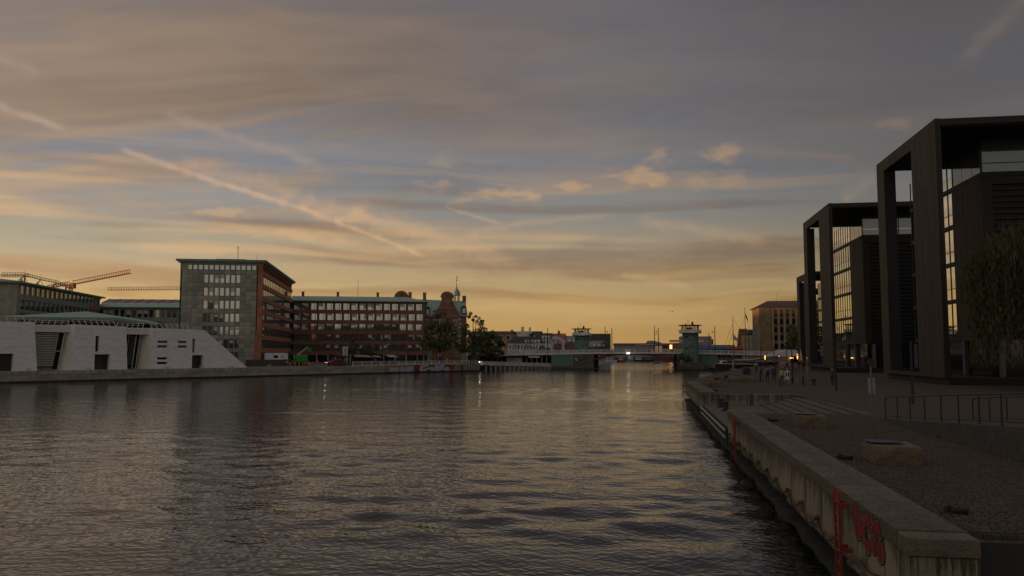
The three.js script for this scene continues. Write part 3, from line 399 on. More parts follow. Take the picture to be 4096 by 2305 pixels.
// ---------------------------------------------------------------- old brick house with curved gable and cupola
{
  const b = thing('gabled_house', 'old red brick house with curved gable, green copper roof and small cupola spire', 'building', [-68, 2, -266], ST), Y = (y) => y - 2;
  part(b, 'wall', bx(-16, 9.2, 0, Y(17.5), -20, 0), M.brickOld);
  part(b, 'plinth', bx(-16.1, 9.3, 0, 3.6, -20, 0.15), gm(0.3, 0.26, 0.2, 0.9, T_blotch));
  const gs = new THREE.Shape(); gs.moveTo(-2.6, Y(17.5)); gs.bezierCurveTo(-0.6, Y(18.8), -0.1, Y(21.4), 0.7, Y(22.6)); gs.lineTo(0.7, Y(23.3)); gs.lineTo(0.3, Y(24.1)); gs.bezierCurveTo(0.6, Y(25.3), 1.4, Y(25.8), 2.5, Y(25.8)); gs.bezierCurveTo(3.6, Y(25.8), 4.5, Y(25.3), 4.8, Y(24.1)); gs.lineTo(4.4, Y(23.3)); gs.lineTo(4.4, Y(22.6)); gs.bezierCurveTo(5.2, Y(21.4), 5.7, Y(18.8), 7.6, Y(17.5));
  const ge = new THREE.ExtrudeGeometry(gs, { depth: 0.7, bevelEnabled: false, curveSegments: 10 }); ge.translate(0, 0, -0.2); part(b, 'gable', ge, M.brickOld);
  part(b, 'gable_body', slab([[-2.2, 0], [7.2, 0], [7.2, Y(17.6)], [-2.2, Y(17.6)]], 0.01, 0.42), M.brickOld);
  part(b, 'gable_roof', slab([[-2, Y(17.4)], [1, Y(22.4)], [2.5, Y(23.6)], [4, Y(22.4)], [7, Y(17.4)]], -9, -0.21), M.copper);
  part(b, 'quoins', [...Array(8)].flatMap((_, i) => [bx(-2.3, i % 2 ? -1.2 : -1.6, 4 + i * 1.4, 4.9 + i * 1.4, 0.43, 0.5), bx(i % 2 ? 6.2 : 6.6, 7.3, 4 + i * 1.4, 4.9 + i * 1.4, 0.43, 0.5)]), M.stone);
  part(b, 'string_course', [bx(-1, 6, Y(20.2), Y(20.35), 0.5, 0.56), bx(-2.3, 7.3, Y(17.4), Y(17.6), 0.43, 0.55)], M.stone);
  part(b, 'roof', poly([[-16.5, Y(17.4), 0.4], [9.6, Y(17.4), 0.4], [9.4, Y(23), -7], [-16.5, Y(23.8), -7], [9.6, Y(17.4), -20.4], [-16.5, Y(17.4), -20.4], [9.4, Y(23), -13], [-16.5, Y(23.8), -13]], [[0, 1, 2, 3], [3, 2, 6, 7], [7, 6, 4, 5], [1, 4, 6, 2], [0, 3, 7, 5]]), M.copper);
  for (const [x, t, w] of [[-9.8, 25.7, 0.55], [-4.8, 25.6, 0.55], [-12, 25, 0.4], [9, 24.6, 0.6]]) { const c = part(b, 'chimney', bx(x - w, x + w, Y(21.5), Y(t), -7.6, -6.5), x > 5 ? M.brickOld : gm(0.16, 0.17, 0.13, 0.8)); part(c, 'chimney_cap', bx(x - w - 0.12, x + w + 0.12, Y(t), Y(t + 0.3), -7.7, -6.4), M.stone); }
  const dm = new THREE.CylinderGeometry(2.6, 2.6, 0.8, 24, 1, false, 0, Math.PI); dm.rotateZ(0); dm.rotateX(-Math.PI / 2); part(b, 'round_gable', [new THREE.CylinderGeometry(2.5, 2.5, 0.8, 28).rotateX(Math.PI / 2).translate(-12.8, Y(23.6), -3), bx(-15.6, -10, Y(21), Y(23.4), -3.4, -2.6)], M.brickOld);
  const win = (x, y, w, h, n) => { const f = part(b, 'window', bx(x - w / 2, x + w / 2, y, y + h, 0.2, 0.47), M.whiteTrim); const k = n || 3, pw = (w - 0.16 - (k - 1) * 0.1) / k; for (let i = 0; i < k; i++) part(f, 'pane', bx(x - w / 2 + 0.08 + i * (pw + 0.1), x - w / 2 + 0.08 + i * (pw + 0.1) + pw, y + 0.08, y + h - 0.1, 0.475, 0.49), M.glassDark); };
  win(2.5, Y(18.1), 1.7, 2, 3); win(-0.1, Y(18.2), 0.7, 1.9, 2); win(5, Y(18.2), 0.7, 1.9, 2); for (const x of [-0.2, 2.5, 5.4]) { win(x, Y(14.3), 1.6, 1.9, 3); win(x, Y(10.6), 1.6, 1.9, 3); win(x, Y(7), 1.5, 1.8, 3); } for (const y of [14, 10.2]) win(-4, Y(y), 1.2, 2.2, 2); win(-4, Y(6.6), 1.4, 1.4, 2);
  win(5.4, Y(3.9), 1.6, 1.4, 3);
  for (const [x, y] of [[-4, 17.8], [8.3, 18.3]]) { const d = part(b, 'dormer', [bx(x - 0.8, x + 0.8, Y(y), Y(y + 2), -2.6, 0.1), new THREE.CylinderGeometry(0.9, 0.9, 2.8, 12, 1, false, -Math.PI / 2, Math.PI).rotateX(-Math.PI / 2).translate(x, Y(y + 1.9), -1.3)], M.copperDark); part(d, 'dormer_window', bx(x - 0.5, x + 0.5, Y(y + 0.2), Y(y + 1.8), 0.11, 0.16), M.whiteTrim); }
  part(b, 'gable_oculus', [new THREE.TorusGeometry(0.5, 0.14, 8, 20).translate(2.5, Y(22.3), 0.52)], M.stone);
  part(b, 'cupola', [...[0, 1, 2, 3, 4, 5].map((i) => bar([6.4 + 0.95 * Math.cos(i * 1.047), Y(22.6), -8 + 0.95 * Math.sin(i * 1.047)], [6.4 + 0.95 * Math.cos(i * 1.047), Y(25), -8 + 0.95 * Math.sin(i * 1.047)], 0.26)), new THREE.CylinderGeometry(1.15, 1.15, 0.4, 12).translate(6.4, Y(22.9), -8)], gm(0.2, 0.2, 0.13, 0.7));
  part(b, 'spire', new THREE.LatheGeometry([[1.45, 0], [1.35, 0.25], [1.3, 0.9], [0.95, 1.7], [0.45, 2.3], [0.22, 2.9], [0.12, 4], [0.05, 5.2]].map(([x, y]) => new THREE.Vector2(x, y)), 12).translate(6.4, Y(25), -8), M.copper);
  part(b, 'weather_vane', [rod([6.4, Y(30), -8], [6.4, Y(31.6), -8], 0.06), new THREE.SphereGeometry(0.2, 8, 6).translate(6.4, Y(30.4), -8), bar([6.0, Y(31), -8], [6.9, Y(31.2), -8], 0.14, 0.04), bar([6.4, Y(31.4), -8], [6.7, Y(31.8), -8], 0.2, 0.05)], M.steelDark);
}
// ---------------------------------------------------------------- cranes and the roof truss at the far left
function lattice(a, b, h, n, w = 0.12) {
  const g = [], A = new THREE.Vector3(...a), B = new THREE.Vector3(...b), up = new THREE.Vector3(0, h, 0), s = new THREE.Vector3(0, 0, 0.55), at = (t, k) => A.clone().lerp(B, t).add(k === 2 ? up.clone() : s.clone().multiplyScalar(k ? 1 : -1)).toArray();
  for (const k of [0, 1, 2]) g.push(bar(at(0, k), at(1, k), w));
  for (let i = 0; i < n; i++) { g.push(bar(at(i / n, 0), at((i + 0.5) / n, 2), w * 0.6), bar(at((i + 0.5) / n, 2), at((i + 1) / n, 1), w * 0.6)); } return g;
}
{
  const c = thing('tower_crane', 'orange lattice crane with raised jib rising behind the slate wing', 'crane', [-204.8, 2, -262]);
  const m = mat(0.55, 0.22, 0.06, 0.6);
  part(c, 'jib', lattice([1, 27.6, 0], [24, 31.4, 0], 1.3, 26, 0.22), m); part(c, 'mast', [...[[-0.7, -0.7], [0.7, -0.7], [0.7, 0.7], [-0.7, 0.7]].map(([x, z]) => bar([x, 0, z], [x, 27.5, z], 0.2)), ...Array.from({ length: 14 }, (_, i) => bar([-0.7, i * 2, 0.7], [0.7, i * 2 + 2, 0.7], 0.12))], m);
  part(c, 'counter_jib', lattice([0, 27.6, 0], [-9, 26.4, 0], 1.1, 10, 0.2), m); part(c, 'cab', bx(0.7, 2.1, 26.2, 28.2, -0.8, 0.8), m); part(c, 'counterweight', bx(-9, -7, 24.8, 26.6, -0.9, 0.9), M.steelDark);
  const d = thing('tower_crane', 'thin grey lattice crane jib reaching to the slate tower', 'crane', [-172, 2, -300]);
  part(d, 'jib', lattice([-45, 28.6, 0], [0, 28.3, 0], 1.2, 40, 0.16), gm(0.28, 0.25, 0.17, 0.7)); part(d, 'mast', [...[[-0.7, -0.7], [0.7, -0.7], [0.7, 0.7], [-0.7, 0.7]].map(([x, z]) => bar([x, 0, z], [x, 30, z], 0.18)), ...Array.from({ length: 15 }, (_, i) => bar([-0.7, i * 2, 0.7], [0.7, i * 2 + 2, 0.7], 0.1))], M.steel);
  const t = thing('roof_truss', 'steel lattice truss with white tent peaks above the far left roof', 'roof frame', [0, 0, -216]);
  const pk = [[-192, 28.5], [-184.2, 28.4], [-178.6, 27], [-173.4, 25.9], [-168, 24]]; const g = [];
  for (let i = 0; i < pk.length - 1; i++) { g.push(...lattice([pk[i][0], pk[i][1], 0], [pk[i + 1][0], pk[i + 1][1], 0], 0.8, 9, 0.12)); }
  part(t, 'ridge_truss', g, M.steelDark);
  pk.forEach(([x, y], i) => { if (!i) return; part(t, 'stay', [bar([x, y, 0], [x - 4.6, y - 4, 0.6], 0.12), bar([x, y, 0], [x - 3.6, y - 4.4, -0.6], 0.12), bar([x, y, 0], [x - 2.2, y - 4.6, 0.6], 0.1), bar([x, y, 0], [x + 2.4, y - 4.6, 0], 0.1), rod([x, y, 0], [x, y + 1.6, 0], 0.03)], M.steelDark); part(t, 'tent_peak', new THREE.ConeGeometry(2.1, 3.4, 8).translate(x - 0.1, y - 2.5, 1), gm(0.5, 0.46, 0.46, 0.8)); });
  part(t, 'lower_truss', [...lattice([-196, 26, 0], [-184, 25.6, 0], 0.8, 12, 0.12), ...lattice([-196, 28.5, -4], [-186, 28.3, -4], 0.8, 10, 0.12), ...lattice([-182, 25, 1], [-166, 21.6, 1], 0.9, 12, 0.12), bar([-184, 21, 0], [-184, 28.4, 0], 0.3), bar([-170, 18, 0], [-170, 24.5, 0], 0.3)], M.steelDark);
}
// ---------------------------------------------------------------- bascule bridge with two copper towers
const deckY = (x) => 5.18 - 0.95 * ((x + 2) / 48) ** 2;
{
  const b = thing('harbour_bridge', 'low bridge with red arched girders and pale railings across the harbour', 'bridge', [0, 0, 0]);
  const xs = Array.from({ length: 41 }, (_, i) => -52 + i * 2.6), up = xs.map((x) => [x, deckY(x)]);
  part(b, 'deck', slab([...up.map(([x, y]) => [x, y - 0.06]), ...[...up].reverse().map(([x, y]) => [x, y - 0.75])], -282.8, -256.3), M.asphalt);
  const fas = gm(0.72, 0.7, 0.68, 0.6, T_streak); for (const [z0, z1] of [[-256.3, -255.9], [-283.2, -282.8]]) for (let i = 0; i < 40; i += 2) part(b, 'fascia_panel', slab([[xs[i] + 0.02, up[i][1]], [xs[i + 2] - 0.02, up[i + 2][1]], [xs[i + 2] - 0.02, up[i + 2][1] - 0.42], [xs[i] + 0.02, up[i][1] - 0.42]], z0, z1), fas);
  const rg = []; const rm = gm(0.72, 0.69, 0.64, 0.6);
  for (const z of [-256.1, -283]) for (let i = 0; i < 40; i++) { const [x0, y0] = up[i], [x1, y1] = up[i + 1], g = [bar([x0, y0 + 0.95, z], [x1, y1 + 0.95, z], 0.1), bar([x0, y0 + 0.12, z], [x1, y1 + 0.12, z], 0.06), bar([x0, y0, z], [x0, y0 + 0.95, z], 0.12)]; for (let k = 1; k < 14; k++) { const t = k / 14; g.push(bar([x0 + 2.6 * t, y0 + (y1 - y0) * t, z], [x0 + 2.6 * t, y0 + (y1 - y0) * t + 0.95, z], 0.045)); } part(b, 'railing_panel', g, rm); }
  // arched girders of the two leaves
  const arch = (s) => { const o = [], n = 12, f = (t) => [s < 0 ? -17.8 + 14.4 * t : 9.7 - 13.1 * t, 1.6 + 2.9 * (1 - (1 - t) ** 2.2)]; for (let i = 0; i <= n; i++) o.push(f(i / n)); for (let i = n; i >= 0; i--) { const [x, y] = f(i / n); o.push([x, y + 0.75 - 0.25 * i / n]); } return o; };
  const redGirder = gm(0.2, 0.045, 0.025, 0.7, T_blotch);
  for (const z of [-257.2, -263, -269.5, -276, -281.5]) for (const s of [-1, 1]) part(b, 'arched_girder', slab(arch(s), z, z + 0.5), redGirder);
  for (const z of [-257.1, -281.4]) for (const s of [-1, 1]) for (let k = 0; k < 4; k++) { const t = 0.08 + k * 0.17, x = s < 0 ? -17.8 + 14.4 * t : 9.7 - 13.1 * t, y = 2.1 + 2.9 * (1 - (1 - t) ** 2.2); part(b, 'spandrel_strut', bar([x, y, z], [x, 4.6, z], 0.22), redGirder); part(b, 'spandrel_brace', bar([x, y, z], [x + (s < 0 ? 1.9 : -1.9), 4.6, z], 0.16), redGirder); }
  const pst = [gm(0.12, 0.11, 0.09, 0.9, T_cope), gm(0.1, 0.092, 0.075, 0.9, T_cope), gm(0.145, 0.13, 0.105, 0.9, T_cope)], pr = rng(71);
  for (const [x0, x1] of [[-28.3, -15.2], [10.1, 19.4]]) {
    const p = part(b, 'pier', bx(x0 + 0.2, x1 - 0.2, -1, 4.5, -284.5, -254.6), pst[1]);
    for (let c = 0; c < 6; c++) { let x = x0; const y0 = 0.2 + c * 0.72; while (x < x1 - 0.3) { const e = Math.min(x1, x + 1.4 + pr() * 1.2); part(p, 'stone', bx(x + 0.02, e - 0.02, y0, y0 + 0.7, -254.62, -254.2 + (pr() - 0.5) * 0.08 + (c === 0 ? 0.3 : 0)), pst[Math.floor(pr() * 3)]); x = e; } }
    part(p, 'fender', [bx(x0 - 0.4, x1 + 0.4, -1, 0.25, -285, -253.6)], M_wetAndShade);
  }
  { const p = part(b, 'tower_footing', bx(10.6, 18, -1, 2.15, -254.7, -248.4), pst[1]); for (let c = 0; c < 3; c++) for (let k = 0; k < 4; k++) part(p, 'stone', bx(10.6 + k * 1.85 + 0.02, 12.43 + k * 1.85, 0.15 + c * 0.66, 0.79 + c * 0.66, -248.42, -248.1 + (pr() - 0.5) * 0.1), pst[Math.floor(pr() * 3)]); }
  const cop = [gm(0.14, 0.24, 0.18, 0.75, T_streak), gm(0.12, 0.21, 0.155, 0.75, T_streak), gm(0.16, 0.27, 0.2, 0.75, T_streak)];
  part(b, 'machine_house', bx(-28.6, -21.6, 0.9, 4.4, -256, -254.05), cop[1]); part(b, 'machine_house', bx(17, 22.3, 0.9, 4.2, -258, -254.1), cop[1]);
  const sign = (x0, x1, y0, y1, z) => { const s = part(b, 'height_sign', bx(x0, x1, y0, y1, z, z + 0.08), M.yellow, 'yellow clearance sign on a bridge pier'); part(s, 'sign_marks', [0, 1, 2].map((i) => bx(x0 + 0.12 + i * (x1 - x0) * 0.3, x0 + 0.12 + i * (x1 - x0) * 0.3 + (x1 - x0) * 0.2, y0 + 0.2, y1 - 0.2, z + 0.08, z + 0.09)), mat(0.2, 0.13, 0.01)); };
  sign(-21.1, -20.3, 2.6, 3.4, -254); sign(11.2, 12.5, 2.2, 3.0, -254);
  // signal lamps under the deck
  for (const x of [-4.9, -4.4]) { const l = part(b, 'signal_lamp', new THREE.SphereGeometry(0.2, 10, 8).translate(x, 4.9, -255.6), mat(0.9, 0.9, 0.8, 0.5, { emissive: new THREE.Color(1, 0.95, 0.7), emissiveIntensity: 4 })); }
  const sl = new THREE.PointLight(new THREE.Color(1, 0.95, 0.75), 0.5); sl.position.set(-4.65, 4.9, -255.2); sl.castShadow = true; sl.name = 'signal_light'; scene.add(sl);
}
function bridgeTower(x, z, label, y0) {
  const t = thing('bridge_tower', label, 'tower', [x, 0, z], 0, 'copper clad bridge towers');
  const rr = (w, r) => { const s = []; for (let q = 0; q < 4; q++) for (let k = 0; k <= 4; k++) { const a = q * Math.PI / 2 + k * Math.PI / 8; s.push([Math.cos(a) * r + [1, -1, -1, 1][q] * (w - r), Math.sin(a) * r + [1, 1, -1, -1][q] * (w - r)]); } return s; };
  const cop = [gm(0.15, 0.25, 0.19, 0.75, T_streak), gm(0.13, 0.22, 0.165, 0.75, T_streak), gm(0.175, 0.28, 0.21, 0.75, T_streak)], r = rng(Math.floor(x + 90));
  part(t, 'shaft', prism(rr(2.32, 1.1), y0, 10.9), cop[1]);
  for (let y = y0, k = 0; y < 10.6; y += 0.62, k++) part(t, 'copper_course', prism(rr(2.38, 1.15), y + 0.02, Math.min(10.72, y + 0.6)), cop[Math.floor(r() * 3)]);
  for (const [a, h, w, hh] of [[-1.3, 9.6, 1.2, 0.55], [-1.2, 6.2, 1.1, 0.55], [1.2, 9.8, 0.5, 0.4], [0.3, 7, 0.4, 0.4]]) part(t, 'window', bx(a - w / 2, a + w / 2, h, h + hh, 2.3, 2.42), M.glassDim);
  part(t, 'balcony', [prism(rr(3.2, 1.2), 11.0, 11.15)], M.steelDark); part(t, 'balcony_parapet', new THREE.LatheGeometry([[3.35, 0], [3.4, 1.0], [3.25, 1.0], [3.2, 0]].map((p) => new THREE.Vector2(...p)), 20).translate(0, 11.05, 0), gm(0.8, 0.78, 0.74, 0.6));
  part(t, 'cabin_posts', Array.from({ length: 12 }, (_, i) => bar([2.55 * Math.cos(i * 0.5236), 11.9, 2.55 * Math.sin(i * 0.5236)], [2.55 * Math.cos(i * 0.5236), 13.3, 2.55 * Math.sin(i * 0.5236)], 0.16)), gm(0.5, 0.47, 0.4, 0.6));
  part(t, 'cabin_glazing', new THREE.CylinderGeometry(2.5, 2.5, 1.3, 12, 1, true).translate(0, 12.65, 0), new THREE.MeshPhysicalMaterial({ color: new THREE.Color(0.75, 0.78, 0.72), roughness: 0.03, transmission: 1, thickness: 0, side: THREE.DoubleSide }));
  part(t, 'cabin_floor', new THREE.CylinderGeometry(2.55, 2.55, 0.9, 16).translate(0, 11.5, 0), M.dark); part(t, 'control_desk', bx(-1, 0.6, 11.9, 12.8, -0.8, 0.4), M.dark);
  part(t, 'roof', new THREE.CylinderGeometry(3.55, 3.45, 0.22, 24).translate(0, 13.42, 0), M.steelDark); part(t, 'chimney', rod([0.7, 13.4, 0], [0.7, 14.5, 0], 0.32), M.steelDark); part(t, 'aerial', [rod([-0.6, 13.4, 0], [-0.6, 15.2, 0], 0.04), bar([-1, 14.8, 0], [0.1, 14.8, 0], 0.04), rod([-1.3, 13.4, 0], [-1.3, 14, 0], 0.16)], M.steelDark);
  return t;
}
bridgeTower(14.2, -251.8, 'green copper bridge tower on the right pier in front of the deck', 2.0);
bridgeTower(-21.4, -286.2, 'green copper bridge tower at the left, rising behind the deck railing', 2.0);
for (const [x, z, h, label] of [[-13, -282.6, 14.2, 'tall black lamp post right of the left bridge tower'], [-9.7, -256.6, 12.8, 'black lamp post on the near railing right of the left tower'], [3.9, -282.6, 14.3, 'taller of the two lamp posts at the middle of the bridge'], [4.75, -256.6, 12.9, 'shorter of the two lamp posts at the middle of the bridge'], [-30, -256.6, 13.1, 'lamp post beside the white arched portal on the bridge'], [-29.4, -282.6, 13.2, 'thin lamp post behind the white arched portal'], [21.9, -256.6, 13.3, 'lamp post on the bridge right of the right tower']]) {
  const l = thing('bridge_lamp', label, 'street lamp', [x, deckY(x) - 0.05, z], 0, 'lamp posts along the bridge'), H = h - deckY(x), s = z < -270 ? 1 : -1;
  part(l, 'pole', rod([0, 0, 0], [0, H, 0], 0.16, 0.1), M.black); part(l, 'arm', bar([0, H - 1.8, 0], [0.75 * s, H - 1.6, 0], 0.06), M.black); part(l, 'lamp_shade', new THREE.ConeGeometry(0.34, 0.36, 10).translate(0.75 * s, H - 1.85, 0), M.black);
}
{
  const p = thing('white_portal', 'white arched portal frame beside the left bridge tower', 'portal', [0, 0, 0]), m = gm(0.55, 0.53, 0.53, 0.6);
  part(p, 'post', bar([-29.2, 4.8, -258], [-28.7, 9.6, -258], 0.7, 0.6), m); part(p, 'post', bar([-25.1, 4.9, -257], [-25.1, 8.8, -257], 0.75, 0.6), m);
  part(p, 'lintel', slab([[-29.2, 9.2], [-28.6, 10.2], [-27.6, 10.5], [-25.6, 9.6], [-24.7, 8.6], [-25.5, 8.6], [-26.2, 9.1], [-28.4, 9.4]], -258.4, -256.8), m);
  const w = thing('white_trellis', 'row of white posts with a cross beam on the bridge approach', 'trellis', [0, 0, 0]);
  for (let k = 0; k < 7; k++) part(w, 'post', bar([-47.6 + k * 1.42, 4.3, -259], [-47.6 + k * 1.42, 7.5 - 0.03 * k, -259], 0.16), M.whiteTrim); part(w, 'beam', bar([-48.2, 6.2, -258.9], [-39.8, 6.2, -258.9], 0.1), M.whiteTrim);
}
// approach on the left: columns, promenade on piles
{
  const b = thing('pile_promenade', 'sloping concrete promenade on piles leading to the left bridge pier', 'promenade', [0, 0, 0]), m = gm(0.62, 0.59, 0.53, 0.85, T_cope);
  const A = [-45.2, -226.6], B = [-28.6, -254.4], n = 8;
  for (let k = 0; k < n; k++) { const t0 = k / n, t1 = (k + 1) / n, P = (t) => [A[0] + (B[0] - A[0]) * t, A[1] + (B[1] - A[1]) * t], yt = (t) => 2.75 - 0.95 * t - 0.5 * t * t * 0 , [x0, z0] = P(t0 + 0.002), [x1, z1] = P(t1 - 0.002), o = -3.2; part(b, 'parapet_panel', poly([[x0, yt(t0), z0], [x1, yt(t1), z1], [x1, yt(t1) - 1.15, z1], [x0, yt(t0) - 1.15, z0], [x0 + o * 0.85, yt(t0), z0 + o * 0.5], [x1 + o * 0.85, yt(t1), z1 + o * 0.5], [x1 + o * 0.85, yt(t1) - 1.15, z1 + o * 0.5], [x0 + o * 0.85, yt(t0) - 1.15, z0 + o * 0.5]], [[0, 3, 2, 1], [0, 1, 5, 4], [3, 7, 6, 2], [0, 4, 7, 3], [1, 2, 6, 5]]), m); }
  for (let k = 0; k < 15; k++) { const t = 0.06 + k / 15.5, x = A[0] + (B[0] - A[0]) * t - 0.4, z = A[1] + (B[1] - A[1]) * t - 0.25; part(b, 'pile', rod([x, -1, z], [x, 1.7 - 0.95 * t, z], 0.27, 0.27, 9), gm(0.42, 0.39, 0.31, 0.9, T_blotch)); }
  const c = thing('bridge_approach', 'dark undercroft of the bridge approach with pale columns', 'undercroft', [0, 0, 0]);
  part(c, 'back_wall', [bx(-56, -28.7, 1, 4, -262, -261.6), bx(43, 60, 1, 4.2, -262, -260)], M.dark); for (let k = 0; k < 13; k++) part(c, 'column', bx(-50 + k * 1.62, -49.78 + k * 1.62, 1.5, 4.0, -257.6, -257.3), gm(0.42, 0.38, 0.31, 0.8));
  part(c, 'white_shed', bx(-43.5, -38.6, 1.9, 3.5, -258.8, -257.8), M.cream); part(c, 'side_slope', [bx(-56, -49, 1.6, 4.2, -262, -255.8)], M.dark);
  for (let k = 0; k < 18; k++) part(c, 'barrier_stripe', bx(-36.2 + k * 0.2, -36.0 + k * 0.2, 3.5, 4.05, -255.75, -255.68), k % 2 ? M.whiteTrim : M.red);
}
function roundSign(x, y, z, label, r = 0.42) {
  const s = thing('round_road_sign', label, 'road sign', [x, y - 2.4, z], 0, 'round road signs by the bridge');
  part(s, 'post', rod([0, -0.4, -0.06], [0, 2.4, -0.06], 0.05), M.steel); part(s, 'border', new THREE.CylinderGeometry(r, r, 0.04, 20).rotateX(Math.PI / 2).translate(0, 2.4, 0), M.red); part(s, 'disc', new THREE.CylinderGeometry(r * 0.72, r * 0.72, 0.03, 20).rotateX(Math.PI / 2).translate(0, 2.4, 0.02), M.whiteTrim); part(s, 'symbol', bx(-r * 0.36, r * 0.36, 2.34, 2.48, 0.036, 0.045), M.black);
}
roundSign(-44.5, 5.25, -250, 'round red and white road sign left of the striped barrier'); roundSign(-37.1, 5.2, -252, 'round red and white road sign nearest the striped barrier'); roundSign(40.2, 4.6, -255.2, 'round red and white sign at the right end of the bridge');
// ---------------------------------------------------------------- town houses beyond the bridge
function house(name, label, [x0, x1], z, d, eave, ridge, wall, roof, rows, cols, o = {}) {
  const w = x1 - x0, b = thing(name, label, 'building', [x0, 1.8, z], o.turn || 0, o.group), e = eave - 1.8, rd = ridge - 1.8;
  part(b, 'wall', bx(0, w, 0, e, -d, 0), wall);
  if (ridge > eave) { const v = o.gable ? [[-0.2, e, 0.3], [w + 0.2, e, 0.3], [w / 2, rd, 0.3], [-0.2, e, -d], [w + 0.2, e, -d], [w / 2, rd, -d]] : [[-0.2, e, 0.3], [w + 0.2, e, 0.3], [w + 0.2, e, -d], [-0.2, e, -d], [o.hip ? w * 0.12 : -0.2, rd, -d / 2], [o.hip ? w * 0.88 : w + 0.2, rd, -d / 2]]; part(b, 'roof', poly(v, o.gable ? [[0, 1, 2], [0, 2, 5, 3], [1, 4, 5, 2], [3, 5, 4]] : [[0, 1, 5, 4], [1, 2, 5], [2, 3, 4, 5], [3, 0, 4]]), roof); }
  const wh = Math.min(1.5, e / rows * 0.6), ww = Math.min(0.9, w / cols * 0.36), fg = new THREE.BoxGeometry(ww + 0.14, wh + 0.14, 0.08), pg = new THREE.BoxGeometry(ww, wh, 0.04);
  for (let r = 0; r < rows; r++) for (let c = 0; c < cols; c++) { const f = part(b, 'window', fg, M.whiteTrim); f.position.set((c + 0.5) * w / cols, (r + 0.55) * e / rows, 0.04); const p = part(f, 'pane', pg, M.glassDark); p.position.z = 0.04; }
  for (const [cx, ch] of o.chimneys || []) part(b, 'chimney', bx(cx, cx + 0.8, rd - 1.4, rd + ch, -d / 2 - 0.4, -d / 2 + 0.4), o.chimMat || M.brickDark);
  for (const dx of o.dormers || []) part(b, 'dormer', bx(dx - 0.4, dx + 0.4, e + 0.2, e + 1.3, -1.6, 0), M.whiteTrim);
  return b;
}
house('ochre_house', 'ochre brick warehouse right of the tall quayside tree', [-72, -53.6], -330, 14, 12.8, 14, M.ochre, M.roofDark, 3, 6, { chimneys: [[3, 0.8], [17, 0.6]] });
house('brick_house', 'low red brown house between the ochre warehouse and white gable', [-63, -57.9], -349, 10, 12.2, 13.4, M.brickDark, M.roofDark, 3, 3);
house('cream_house', 'tall cream house with blank gable and chimney behind the dark roof', [-60, -44.5], -366, 14, 10.5, 14.8, M.cream, M.roofDark, 2, 4, { gable: false, hip: true, chimneys: [[7.6, 1.9]], chimMat: M.cream });
{ const g = thing('cream_gable', 'cream rendered gable wall with a stepped right shoulder', 'building', [-58.2, 1.8, -352]); part(g, 'wall', slab([[0, 0], [13.2, 0], [13.2, 8.2], [11, 10], [8.6, 12.4], [0.5, 12.4], [0, 11.8]], -8, 0), M.cream); part(g, 'chimney', bx(4.8, 6, 11, 14.6, -4, -3), M.cream); part(g, 'dormer', [bx(9, 10.6, 9.4, 11.4, -3, 0.6), bx(8.8, 10.8, 11.4, 11.6, -3, 0.8)], M.roofDark); }
house('white_house', 'long white house with dark hipped roof and small dormers', [-53, -39.7], -318, 10, 8.8, 11.5, M.white, M.roofDark, 2, 11, { hip: true, dormers: [7, 8.3, 9.6, 10.9, 12.2] });
house('white_house', 'narrow white house with arched windows beside the red roof', [-43.6, -39], -346, 10, 10.9, 13.4, M.white, M.roofDark, 3, 4, { dormers: [1, 2.3, 3.6] });
house('red_roof_house', 'dark house with rust red tiled roof and chimney', [-40.2, -35], -362, 12, 10.8, 13.6, M.brickDark, M.roofRed, 3, 3, { chimneys: [[2, 1.2]] });
house('brick_warehouse', 'dark red brick warehouse left of the left bridge tower', [-38.6, -29.6], -384, 14, 9.8, 13, M.brickDark, M.roofGrey, 3, 8, { hip: true, dormers: [2, 4, 6, 8] });
house('brick_warehouse', 'dark red brick warehouse seen through the white portal', [-36, -31.5], -330, 8, 8.6, 10.6, M.brickDark, M.roofGrey, 3, 4, {});
house('dark_block', 'dark flat topped apartment block right of the left bridge tower', [-27.4, -16.4], -402, 16, 14.2, 14.2, gm(0.1, 0.085, 0.065, 0.9), M.roofDark, 1, 1);
house('grey_gable_house', 'small grey gabled house with white frames beside the left bridge tower', [-21.4, -15.2], -326, 10, 7.4, 9.8, gm(0.36, 0.31, 0.27, 0.85), M.roofGrey, 2, 3, { dormers: [2, 4] });
